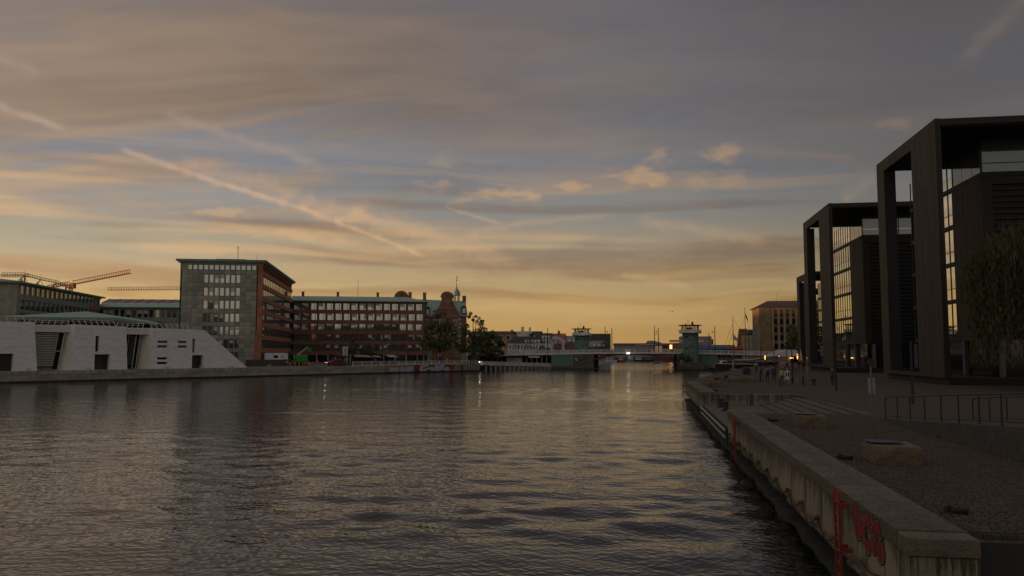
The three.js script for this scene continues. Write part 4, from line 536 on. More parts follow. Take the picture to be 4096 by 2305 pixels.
// far shore
{
  const t = thing('waterside_theatre', 'long low pale theatre building on the far shore under the sunset', 'building', [-19, 1.8, -535]); const wm = gm(0.3, 0.27, 0.24, 0.8);
  part(t, 'hall', bx(0, 43, 0, 7.2, -20, 0), wm); part(t, 'roof', [bx(-0.4, 43, 7.2, 8.9, -20, 0.4)], gm(0.14, 0.13, 0.12, 0.8)); part(t, 'roof_box', poly([[20.5, 8.9, -2], [31, 8.9, -2], [31, 9.3, -2], [26, 10.6, -2], [22, 10.6, -2], [20.5, 8.9, -12], [31, 8.9, -12], [31, 9.3, -12], [26, 10.6, -12], [22, 10.6, -12]], [[0, 1, 2, 3, 4], [4, 3, 8, 9], [3, 2, 7, 8], [0, 4, 9, 5]]), wm);
  part(t, 'window_band', bx(0.5, 7, 3.2, 5.2, 0, 0.1), M.glassDark); part(t, 'window_band', bx(11, 24, 3, 5.2, 0, 0.1), M.glassDark);
  const c = thing('canopied_restaurant', 'restaurant with thin wide canopy roof whose window mirrors the sun', 'building', [8, 1.8, -500]);
  part(c, 'canopy', poly([[-13, 7.2, 0.5], [28, 9.3, 0.5], [28, 9.6, 0.5], [-13, 7.5, 0.5], [-13, 7.2, -14], [28, 9.3, -14], [28, 9.6, -14], [-13, 7.5, -14]], [[0, 1, 2, 3], [3, 2, 6, 7], [0, 4, 5, 1], [1, 5, 6, 2], [0, 3, 7, 4]]), gm(0.4, 0.33, 0.26, 0.7)); part(c, 'roof_hood', bx(8, 28, 9.4, 10.6, -12, -1), gm(0.3, 0.25, 0.22, 0.8));
  part(c, 'wall', bx(-2, 28, 0, 7.4, -12, -2), gm(0.1, 0.08, 0.06, 0.8)); part(c, 'white_bay', bx(-1, 3.4, 3, 7, -2, -1.4), M.cream); part(c, 'balcony', bx(4, 17, 4.4, 5.4, -1.6, -0.4), gm(0.2, 0.13, 0.06, 0.6));
  for (let i = 0; i < 3; i++) part(c, 'window', bx(5 + i * 1.3, 5.7 + i * 1.3, 5.6, 7.2, -2, -1.9), M.glassDim);
  // the pane that faces half-way between the sun and the footbridge
  const pane = part(c, 'sun_lit_window', new THREE.BoxGeometry(1.7, 2.4, 0.05), mat(0.6, 0.5, 0.36, 0.45, { metalness: 1 }), 'tall window pane catching the low sun');
  const P = new THREE.Vector3(16.6 - 8, 6.4, 0.6); pane.position.copy(P); const W = new THREE.Vector3(16.6, 8.2, -499.4), toCam = camera.position.clone().sub(W).normalize(), toSun = sun.position.clone().sub(sun.target.position).normalize(), h = toCam.add(toSun).normalize(); pane.quaternion.setFromUnitVectors(new THREE.Vector3(0, 0, 1), h);
  const g = thing('grey_fly_tower', 'grey windowless fly tower behind the right bridge tower', 'building', [24, 1.8, -540]); part(g, 'wall', bx(0, 20, 0, 13.4, -20, 0), gm(0.24, 0.21, 0.2, 0.85)); part(g, 'side_vent', bx(20, 21.2, 8, 11.6, -6, -2), M.steelDark); part(g, 'lower_wing', bx(-4, 34, 0, 7.8, 0, 6), gm(0.26, 0.23, 0.22, 0.85));
  const a = thing('awning_pavilion', 'quay pavilion with blue and red awnings right of the right bridge tower', 'building', [21, 1.9, -332]); part(a, 'wall', bx(0, 18, 0, 4.6, -8, 0), gm(0.1, 0.09, 0.08, 0.8)); part(a, 'blue_awning', poly([[-0.2, 5.6, 0], [11.8, 5.6, 0], [12, 4.5, 1.4], [-0.4, 4.5, 1.4]], [[0, 3, 2, 1]]), mat(0.03, 0.09, 0.22, 0.7)); part(a, 'red_awning', poly([[12, 5.7, 0], [18, 5.4, 0], [19, 4.6, 1.4], [12.3, 4.7, 1.4]], [[0, 3, 2, 1]]), mat(0.32, 0.03, 0.012, 0.7)); part(a, 'mast', rod([4.9, 0, 2], [4.9, 11, 2], 0.2, 0.14), M.steelDark); for (let i = 0; i < 9; i++) part(a, 'window', bx(0.6 + i * 1.9, 1.9 + i * 1.9, 1.2, 3.8, 0.02, 0.08), M.glassDark);
  const s = thing('timber_tower', 'slanted timber lattice tower glowing in the last sun beyond the bridge', 'tower', [47, 1.9, -418]); const sm_ = gm(0.4, 0.2, 0.09, 0.8); for (let k = 0; k < 9; k++) part(s, 'shelf', bar([-1 + k * 0.2, 1 + k * 1.65, 0], [4.6 + k * 0.2 * 0.2, 1 + k * 1.65, 0], 0.3), sm_); for (let k = 0; k < 4; k++) part(s, 'upright', bar([-1.2 + k * 1.7, 0, 0], [0.8 + k * 1.2, 15, 0], 0.28), sm_); part(s, 'backing', slab([[-1, 0], [4.4, 0], [4.4, 14.8], [1, 14.8]], -6, -0.3), M.brickDark);
  house('grey_granary', 'dull grey block between the timber tower and the sunlit brick warehouse', [50.4, 66], -420, 14, 13.8, 16.6, gm(0.16, 0.13, 0.1, 0.9), M.roofDark, 3, 6);
  const st = thing('colonnade_house', 'pale house with tall flat pilasters left of the sunlit brick warehouse', 'building', [45, 1.9, -376]); part(st, 'wall', bx(0, 12, 0, 11, -10, 0), gm(0.26, 0.22, 0.15, 0.85)); for (let k = 0; k < 4; k++) part(st, 'pilaster', bx(0.6 + k * 1.7, 1.5 + k * 1.7, 0, 10.8, 0, 0.3), gm(0.36, 0.31, 0.22, 0.85)); part(st, 'roof', slab([[-0.3, 11], [12.3, 11], [12.3, 14], [3, 12.4]], -10, 0.3), M.roofDark);
  // brick warehouse with pilasters, its left end catching the sun
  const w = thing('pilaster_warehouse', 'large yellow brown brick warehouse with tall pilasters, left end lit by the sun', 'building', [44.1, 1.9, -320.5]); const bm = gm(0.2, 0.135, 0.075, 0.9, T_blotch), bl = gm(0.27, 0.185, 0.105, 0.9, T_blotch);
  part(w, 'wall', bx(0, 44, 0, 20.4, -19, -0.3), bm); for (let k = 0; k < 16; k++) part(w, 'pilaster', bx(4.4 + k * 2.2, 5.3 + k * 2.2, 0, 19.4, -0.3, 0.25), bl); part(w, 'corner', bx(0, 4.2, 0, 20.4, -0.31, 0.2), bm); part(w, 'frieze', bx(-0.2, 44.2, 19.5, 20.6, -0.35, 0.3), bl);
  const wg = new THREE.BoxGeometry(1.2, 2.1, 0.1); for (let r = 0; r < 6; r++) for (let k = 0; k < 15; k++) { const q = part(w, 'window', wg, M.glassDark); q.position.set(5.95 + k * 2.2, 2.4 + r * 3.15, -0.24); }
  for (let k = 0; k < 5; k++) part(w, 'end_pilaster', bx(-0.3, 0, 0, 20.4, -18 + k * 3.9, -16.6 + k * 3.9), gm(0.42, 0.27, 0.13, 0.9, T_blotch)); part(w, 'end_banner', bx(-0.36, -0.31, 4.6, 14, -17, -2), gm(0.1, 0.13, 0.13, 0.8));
  part(w, 'roof', poly([[-1, 20.6, 1], [45, 20.6, 1], [45, 20.6, -20], [-1, 20.6, -20], [4.5, 23.4, -9.5], [40, 23.4, -9.5]], [[0, 1, 5, 4], [1, 2, 5], [2, 3, 4, 5], [3, 0, 4]]), gm(0.07, 0.05, 0.04, 0.9)); part(w, 'eaves', bx(-1, 45, 20.35, 20.6, -20, 1), gm(0.1, 0.07, 0.05, 0.8)); for (const [x, h] of [[8, 3], [15, 2], [20, 1.4]]) part(w, 'aerial', rod([x, 22.8, -9.5], [x, 23.4 + h, -9.5], 0.04), M.steelDark);
}
// ---------------------------------------------------------------- dark copper-clad office blocks with portal frames
function frameBlock(x, zn, h, label, o = {}) {
  const b = thing('portal_office', label, 'building', [x, 2.1, zn], 0, 'dark office blocks with portal frames'), r = rng(Math.floor(-zn)), H = h - 2.1, D = o.d || 22, det = o.detail;
  // the free-standing plate on the water side, with its tall opening
  const z1 = -D, oz0 = -8, oz1 = -D + 3.2, t = 0.55, base = 0.65;
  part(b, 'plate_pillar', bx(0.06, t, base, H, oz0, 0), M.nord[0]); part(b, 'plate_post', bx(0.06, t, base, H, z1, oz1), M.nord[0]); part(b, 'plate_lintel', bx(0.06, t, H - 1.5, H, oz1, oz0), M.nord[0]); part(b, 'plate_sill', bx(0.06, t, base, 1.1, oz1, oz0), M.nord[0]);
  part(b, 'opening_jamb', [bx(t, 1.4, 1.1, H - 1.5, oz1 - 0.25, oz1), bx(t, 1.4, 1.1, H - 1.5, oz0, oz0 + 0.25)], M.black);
  if (det) {
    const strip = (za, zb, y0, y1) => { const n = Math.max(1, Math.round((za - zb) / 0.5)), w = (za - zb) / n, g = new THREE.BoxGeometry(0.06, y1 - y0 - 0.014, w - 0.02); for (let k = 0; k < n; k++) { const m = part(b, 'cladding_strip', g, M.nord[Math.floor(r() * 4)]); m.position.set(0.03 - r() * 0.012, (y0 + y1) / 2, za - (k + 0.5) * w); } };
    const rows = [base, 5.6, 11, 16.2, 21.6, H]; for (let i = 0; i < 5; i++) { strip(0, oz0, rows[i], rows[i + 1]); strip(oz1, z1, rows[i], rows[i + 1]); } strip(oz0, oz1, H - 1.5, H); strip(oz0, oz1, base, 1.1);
  }
  part(b, 'end_edge', bx(0.06, t, base, H, 0, 0.04), M.nord[2]);
  part(b, 'plinth', bx(0.5, 46, 0, base, -D + 0.3, -0.4), M.dark);
  // roof plate
  part(b, 'roof_plate', [bx(t, 46, H - 0.75, H - 0.04, z1, 0.02)], M.nord[2]); part(b, 'soffit', bx(t, 46, H - 0.9, H - 0.76, z1, -0.2), M.dark);
  // the office volume set back behind it
  const X = 6.8, Z = -6.2, top = H - 5.2, back = -D - 9;
  part(b, 'office_body', bx(X + 0.5, 44, base, top, back, Z - 0.4), M.dark);
  const st = [base + 4.1, ...[1, 2, 3, 4].map((k) => base + 4.1 + k * (top - base - 4.1) / 4)];
  const cl = det ? 9 : 8.5;
  // flank towards the water: copper wall, then glass between floor bands
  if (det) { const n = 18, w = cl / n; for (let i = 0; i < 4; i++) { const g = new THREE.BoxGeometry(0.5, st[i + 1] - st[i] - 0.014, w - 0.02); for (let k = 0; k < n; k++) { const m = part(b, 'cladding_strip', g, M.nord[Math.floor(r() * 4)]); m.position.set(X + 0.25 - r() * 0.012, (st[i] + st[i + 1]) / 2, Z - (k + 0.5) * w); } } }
  else part(b, 'flank_wall', bx(X, X + 0.5, st[0], top, Z - cl, Z), M.nord[1]);
  const gz0 = Z - cl, gz1 = back, np = 9, pw = (gz0 - gz1) / np;
  for (let i = 0; i < 5; i++) {
    const y0 = i === 4 ? top : st[i], y1 = i === 4 ? H - 0.9 : st[i + 1]; part(b, 'floor_band', bx(X - 0.02, X + 0.5, y0, y0 + 0.5, i === 4 ? gz1 : gz1, gz0 - 0.01), M.nord[2]);
    const a = new THREE.BoxGeometry(0.06, (y1 - y0 - 0.5) * 0.66, pw - 0.1), c = new THREE.BoxGeometry(0.06, (y1 - y0 - 0.5) * 0.34 - 0.08, pw - 0.1);
    for (let k = 0; k < np; k++) { const w = part(b, 'window', a, M.mirror); w.position.set(X + 0.2, y0 + 0.5 + (y1 - y0 - 0.5) * 0.67, gz0 - (k + 0.5) * pw); w.rotation.y = (r() - 0.5) * 0.004; const v = part(b, 'window', c, M.mirror); v.position.set(X + 0.2, y0 + 0.5 + (y1 - y0 - 0.5) * 0.16, gz0 - (k + 0.5) * pw); v.rotation.y = w.rotation.y; }
    part(b, 'mullions', [...Array(np + 1)].map((_, k) => bx(X + 0.1, X + 0.28, y0 + 0.5, y1, gz0 - k * pw - 0.05, gz0 - k * pw + 0.05)), M.black);
  }
  // glazed top floor around the near corner
  const tg = new THREE.MeshStandardMaterial({ roughness: 0.05, metalness: 0.6 }); tg.color.setRGB(0.2, 0.22, 0.22);
  for (let k = 0; k < 3; k++) { const w = part(b, 'window', new THREE.BoxGeometry(0.06, H - 0.9 - top - 0.6, cl / 3 - 0.1), tg); w.position.set(X + 0.2, (top + 0.5 + H - 0.9) / 2, Z - (k + 0.5) * cl / 3); }
  part(b, 'top_floor_band', [bx(X - 0.04, 44, top, top + 0.5, Z - 0.4, Z + 0.06), bx(X - 0.03, X + 0.5, top + 0.001, top + 0.5, Z - cl, Z - 0.41)], M.nord[2]);
  for (let k = 0; k < 6; k++) { for (const [ya, yb] of [[top + 0.55, top + 1.5], [top + 1.6, H - 0.95]]) part(b, 'window', bx(X + 0.15 + k * 6, X + 6.05 + k * 6, ya, yb, Z - 0.3, Z - 0.22), tg); part(b, 'mullion', bx(X + k * 6, X + 0.12 + k * 6, top + 0.5, H - 0.9, Z - 0.34, Z - 0.14), M.black); }
  // dark louvred front
  part(b, 'front_frame', [bx(X, X + 1.1, st[0], top, Z - 0.4, Z), bx(X + 1.1, 44, top - 0.9, top - 0.01, Z - 0.4, Z)], M.nord[2]);
  for (let k = 0; k < 26; k++) { const y = st[0] + 0.3 + k * (top - st[0] - 1.2) / 26; part(b, 'louvre', bx(X + 1.2, 44, y, y + 0.12, Z - 0.35, Z - 0.12), M.black); }
  // ground floor: glass and pale columns
  part(b, 'ground_glass', [bx(X + 0.3, X + 0.36, base + 0.1, st[0], back, Z - 0.3), bx(X + 0.4, 44, base + 0.1, st[0], Z - 0.36, Z - 0.3)], M.glassDark); for (const [cx, cz] of [[X + 1.2, Z + 0.1], [X + 8, Z + 0.1], [X + 0.15, Z - 7], [X + 0.15, Z - 14]]) part(b, 'column', bx(cx - 0.28, cx + 0.28, base, st[0] - 0.02, cz - 0.28, cz + 0.28), gm(0.13, 0.125, 0.12, 0.8));
  return b;
}
frameBlock(31.2, -91.2, 30.5, 'nearest and largest dark copper clad office block with a portal frame', { detail: true });
frameBlock(31.2, -141.6, 30.5, 'second dark copper clad office block with a portal frame and mirrored windows', { detail: true });
frameBlock(38.2, -194, 24, 'third dark portal frame seen through the frame of the second block', { d: 17 });
frameBlock(45.8, -234, 23, 'farthest thin portal frame beside the bridge end', { d: 14 });
// ---------------------------------------------------------------- blocks out of view that shade the harbour and stand in the mirrored windows
function cityBlock(x0, x1, z0, z1, h, label, m) {
  const b = thing('city_block', label, 'building', [(x0 + x1) / 2, 2, (z0 + z1) / 2]), w = x1 - x0, d = z1 - z0;
  part(b, 'wall', bx(-w / 2, w / 2, 0, h - 2, -d / 2, d / 2), m); part(b, 'roof', poly([[-w / 2 - 0.5, h - 2, d / 2 + 0.5], [w / 2 + 0.5, h - 2, d / 2 + 0.5], [w / 2 + 0.5, h - 2, -d / 2 - 0.5], [-w / 2 - 0.5, h - 2, -d / 2 - 0.5], [0, h + 1, d / 2 - 4], [0, h + 1, -d / 2 + 4]], [[0, 1, 4], [1, 2, 5, 4], [2, 3, 5], [3, 0, 4, 5]]), M.roofDark);
  const f = new THREE.BoxGeometry(0.1, 1.8, 1.2); for (let k = 0; k < Math.min(14, d / 6); k++) for (let r = 0; r < Math.floor((h - 4) / 4); r++) { const q = part(b, 'window', f, M.glassDim); q.position.set(w / 2 + 0.02, 3 + r * 4, -d / 2 + 4 + k * 6); }
}
cityBlock(-430, -345, -396, -100, 25, 'long brick city block far to the left, outside the view', M.brickDark);
cityBlock(-430, -345, -720, -431, 25, 'brick city block farther up the left bank, outside the view', M.ochre);
cityBlock(-260, -205, -160, 40, 36, 'tall dark library block on the left bank, outside the view', gm(0.05, 0.05, 0.055, 0.5));
cityBlock(-120, -48, 300, 340, 40, 'tall pale block behind the footbridge, outside the view', M.stone);
cityBlock(-46, 20, 310, 350, 16, 'low row of warehouses behind the footbridge, outside the view', M.brickOld);
cityBlock(24, 170, 306, 350, 29, 'tall brick warehouse row behind the footbridge, outside the view', M.brickDark);
// ---------------------------------------------------------------- trees and shrubs
function leaves(list, size, cols, seed, droop = 0) {   // one small bent quad per leaf cluster, colours of the leaves themselves
  const r = rng(seed), n = list.length, p = new Float32Array(n * 18), c = new Float32Array(n * 18), e = new THREE.Euler(), v = new THREE.Vector3(), q = [[-0.5, -0.5], [0.5, -0.5], [0.62, 0.5], [-0.5, -0.5], [0.62, 0.5], [-0.38, 0.5]];
  list.forEach(([x, y, z, s = 1], i) => { e.set((r() - 0.5) * (droop ? 0.7 : 3.1), r() * 6.28, (r() - 0.5) * (droop ? 0.5 : 3.1)); const k = size * s * (0.6 + r() * 0.8), col = cols[Math.floor(r() * cols.length)], f = 0.75 + r() * 0.5; q.forEach(([a, b], j) => { v.set(a * k * (droop ? 0.55 : 1), b * k * (droop ? 1.7 : 0.8), (j % 3 === 1 ? 0.18 : 0) * k).applyEuler(e); const o = i * 18 + j * 3; p[o] = x + v.x; p[o + 1] = y + v.y; p[o + 2] = z + v.z; c[o] = col[0] * f; c[o + 1] = col[1] * f; c[o + 2] = col[2] * f; }); });
  const g = new THREE.BufferGeometry(); g.setAttribute('position', new THREE.BufferAttribute(p, 3)); g.setAttribute('color', new THREE.BufferAttribute(c, 3)); g.computeVertexNormals(); return g;
}
const M_leaf = new THREE.MeshPhysicalMaterial({ vertexColors: true, roughness: 0.9, side: THREE.DoubleSide, transmission: 0.4, thickness: 0 });
const GREEN = [[0.1, 0.14, 0.032], [0.12, 0.155, 0.036], [0.085, 0.125, 0.03], [0.14, 0.14, 0.036], [0.11, 0.125, 0.03]];
const M_bark = gm(0.05, 0.042, 0.032, 0.95, T_streak);
function tree(name, label, [x, y, z], h, blobs, n, size, seed, o = {}) {
  const t = thing(name, label, o.cat || 'tree', [x, y, z], 0, o.group), r = rng(seed), list = [], limbs = [];
  const tr = o.trunk ?? h * 0.022, fork = h * (o.fork ?? 0.32), lean = (r() - 0.5) * 0.6;
  const trunk = [rod([0, -0.2, 0], [lean, fork, 0], tr * 1.25, tr * 0.9, 9)];
  const per = n / blobs.reduce((s, b) => s + b[3] * b[3] * (b[4] ?? b[3]), 0);
  for (const [bx_, by_, bz_, br, bh = br] of blobs) {
    limbs.push(rod([lean, fork * 0.9, 0], [bx_ * 0.75, by_ - bh * 0.25, bz_ * 0.75], tr * 0.6, tr * 0.2, 6));
    for (let k = 0; k < 4; k++) { const a = r() * 6.28; limbs.push(rod([bx_ * 0.6, by_ - bh * 0.35, bz_ * 0.6], [bx_ + Math.cos(a) * br * 0.7, by_ + (r() - 0.2) * bh * 0.6, bz_ + Math.sin(a) * br * 0.7], tr * 0.22, tr * 0.07, 5)); }
    const cl = Math.max(6, Math.round(br * bh * 2.2)), cs = [];
    for (let k = 0; k < cl; k++) { const a = r() * 6.28, u = r() * 2 - 1, rr = 0.45 + 0.6 * Math.cbrt(r()), s = Math.sqrt(1 - u * u); cs.push([bx_ + Math.cos(a) * s * br * rr, by_ + u * bh * rr, bz_ + Math.sin(a) * s * br * rr, br * (0.2 + r() * 0.22)]); }
    const cnt = per * br * br * bh; for (let k = 0; k < cnt; k++) { const c = cs[Math.floor(r() * cs.length)], a = r() * 6.28, u = r() * 2 - 1, s = Math.sqrt(1 - u * u), q = c[3] * Math.cbrt(r()) * 1.25; list.push([c[0] + Math.cos(a) * s * q, Math.max(o.floor ?? 0.2, c[1] + u * q * 0.8), c[2] + Math.sin(a) * s * q]); }
  }
  if (!o.bush) { part(t, 'trunk', trunk, M_bark); part(t, 'limbs', limbs, M_bark); } else part(t, 'stems', limbs, M_bark);
  part(t, 'crown', leaves(list, size, o.cols || GREEN, seed + 1), M_leaf); return t;
}
tree('broadleaf_tree', 'broad leafy tree in front of the gabled brick house', [-62, 2, -244], 16.5, [[0.5, 12.8, 0, 2.6, 2.6], [-3.2, 9.6, 0.6, 2.6, 2.4], [3, 10, -0.4, 2.4, 2.6], [-4, 6.2, 0, 2.1, 2.0], [4.2, 6.6, 0.6, 2.2, 2.4], [0, 7.2, 1, 3.2, 2.6], [-1.4, 15, 0.2, 1.2, 1.2], [-0.6, 4.4, 0.8, 2.6, 1.2]], 7000, 0.3, 101);
tree('broadleaf_tree', 'tall tree with an airy top right of the gabled brick house', [-52.4, 2, -249], 17, [[-0.6, 14.6, 0, 1.7, 1.7], [0.8, 12.6, 0, 1.8, 1.4], [-1.8, 9.6, 0, 2.6, 2.2], [1.8, 8.8, 0.4, 2.8, 2.2], [-2.4, 5.6, 0.5, 2.8, 2.4], [3.2, 5.6, 0, 3, 2.6], [5.4, 8.4, 0, 1.8, 1.8], [0.4, 3.6, 1, 3.6, 1.9], [6, 4.8, 0.4, 2.2, 2.2]], 8500, 0.3, 103);
tree('garden_tree', 'low dark tree right of the tall tree by the bridge approach', [-46.6, 2, -250], 9.5, [[0, 6.4, 0, 2.6, 2.4], [-2, 4.4, 0.6, 2.2, 2], [2, 4.2, 0, 2, 2.2], [0.4, 2.8, 0.8, 2.6, 1.6]], 4200, 0.33, 104);
tree('round_shrub', 'bright green clipped shrub at the end of the white railing', [-47.4, 2, -226.6], 3.6, [[0, 2.2, 0, 1.4, 1.7], [0.2, 1, 0.2, 1.5, 1.1]], 1800, 0.2, 105, { bush: true, cat: 'shrub', cols: [[0.06, 0.13, 0.025], [0.08, 0.15, 0.03], [0.05, 0.11, 0.02]] });
tree('street_tree', 'dark street tree left of the brick office entrance, behind the poster container', [...(([x, z]) => [x, 2, z])(lb(88, 13))], 7.5, [[0, 5, 0, 2.2, 1.8], [-1.6, 3.8, 0, 1.6, 1.4], [1.8, 3.9, 0.4, 1.8, 1.5]], 2600, 0.28, 106);
tree('street_tree', 'smaller dark street tree nearer the white railing', [...(([x, z]) => [x, 2, z])(lb(93.5, 14))], 6.2, [[0, 4, 0, 1.9, 1.6], [1.6, 3, 0, 1.5, 1.2]], 1700, 0.28, 107);
tree('roof_shrub', 'green bush showing above the railing of the white building', [-128.5, 2, -196], 12, [[0, 10.6, 0, 2.6, 1.3], [2.6, 10.2, 0, 1.8, 1], [-2.2, 10.2, 0, 1.8, 1]], 1800, 0.3, 108, { cat: 'shrub', cols: [[0.07, 0.11, 0.02], [0.09, 0.12, 0.025]] });
tree('quay_tree', 'dark tree standing before the pilaster warehouse at the bridge end', [40.2, 2, -222], 12, [[0, 8.6, 0, 2.4, 2.4], [-2, 6.4, 0, 2, 2], [2.2, 6.6, 0, 2.2, 2.2], [0, 4.6, 0.6, 2.8, 2], [4.4, 7.8, -0.4, 2, 2]], 4200, 0.32, 109);
for (const [x, z, s, lab] of [[-20.6, -290, 2.0, 'dark bush left of the left bridge tower base'], [-17.6, -289, 1.5, 'small dark bush right of the left bridge tower base'], [-15.6, -322, 2.2, 'green bush before the grey gabled house'], [-44, -300, 3.4, 'green shrubbery before the long white house'], [-38, -304, 2.2, 'round bush right of the long white house'], [-34, -312, 2.4, 'low bush seen through the white portal'], [12.2, -248.6, 1.3, 'dark ivy bush at the foot of the right bridge tower']]) tree('bridge_shrub', lab, [x, x < -30 || x > 0 ? 2 : 3.6, z], s * 2.6, [[0, s * 1.4, 0, s * 1.1, s], [s, s, 0.2, s * 0.8, s * 0.8], [-s * 0.8, s, 0, s * 0.8, s * 0.8]], 900, 0.3, Math.floor(200 - z), { bush: true, cat: 'shrub' });
for (const [x, z, s, lab] of [[-27.5, -412, 3.2, 'tree mass on the far left bank behind the tour boat'], [-25.5, -440, 3.4, 'tree on the far bank left of the red boat'], [-25, -474, 3.2, 'tree on the far bank behind the red boat'], [30, -470, 3, 'tree at the far right bank under the bridge']]) tree('far_tree', lab, [x, 2, z], s * 2.2, [[0, s * 1.3, 0, s * 1.2, s], [s, s, 0.2, s, s * 0.8], [-s, s, 0, s, s * 0.8]], 1200, 0.4, Math.floor(500 - z));
// weeping willow before the nearest office block
{
  const t = thing('weeping_tree', 'large weeping tree with hanging foliage before the nearest dark office block', 'tree', [36.9, 2.1, -80]), r = rng(131), list = [], twigs = [];
  part(t, 'trunk', [rod([0, 0, 0], [0.4, 6.5, 0], 0.5, 0.36, 10), rod([0.4, 6, 0], [-2.4, 12, 0.4], 0.3, 0.14), rod([0.4, 6.2, 0], [3.4, 12.6, -0.6], 0.3, 0.14), rod([0.4, 6.4, 0], [0.8, 15, 0.4], 0.28, 0.1)], M_bark);
  for (let k = 0; k < 900; k++) { const a = r() * 6.28, rad = Math.sqrt(r()) * 7.4, top_ = 15.7 - (rad / 7.4) ** 2 * 4.4 + (r() - 0.5) * 1.8, x = 0.2 + Math.cos(a) * rad, z = Math.sin(a) * rad * 0.9, len = Math.min(top_ - 2.1, 1.4 + r() * (3 + rad)), sw = (r() - 0.5) * 0.7; for (let d = 0; d < len; d += 0.13) { list.push([x + sw * d / len + (r() - 0.5) * 0.55, top_ - d + (r() - 0.5) * 0.3, z + (r() - 0.5) * 0.55, 0.7 + r() * 0.5]); } if (k % 4 === 0) twigs.push(rod([x * 0.6, top_ - 0.6, z * 0.6], [x, top_, z], 0.05, 0.02, 4), rod([x, top_, z], [x + sw, top_ - len, z], 0.018, 0.008, 3)); }
  part(t, 'twigs', twigs, M_bark); part(t, 'crown', leaves(list, 0.2, [[0.065, 0.065, 0.013], [0.085, 0.08, 0.016], [0.05, 0.055, 0.013], [0.095, 0.085, 0.018]], 132, 1), M_leaf);
}
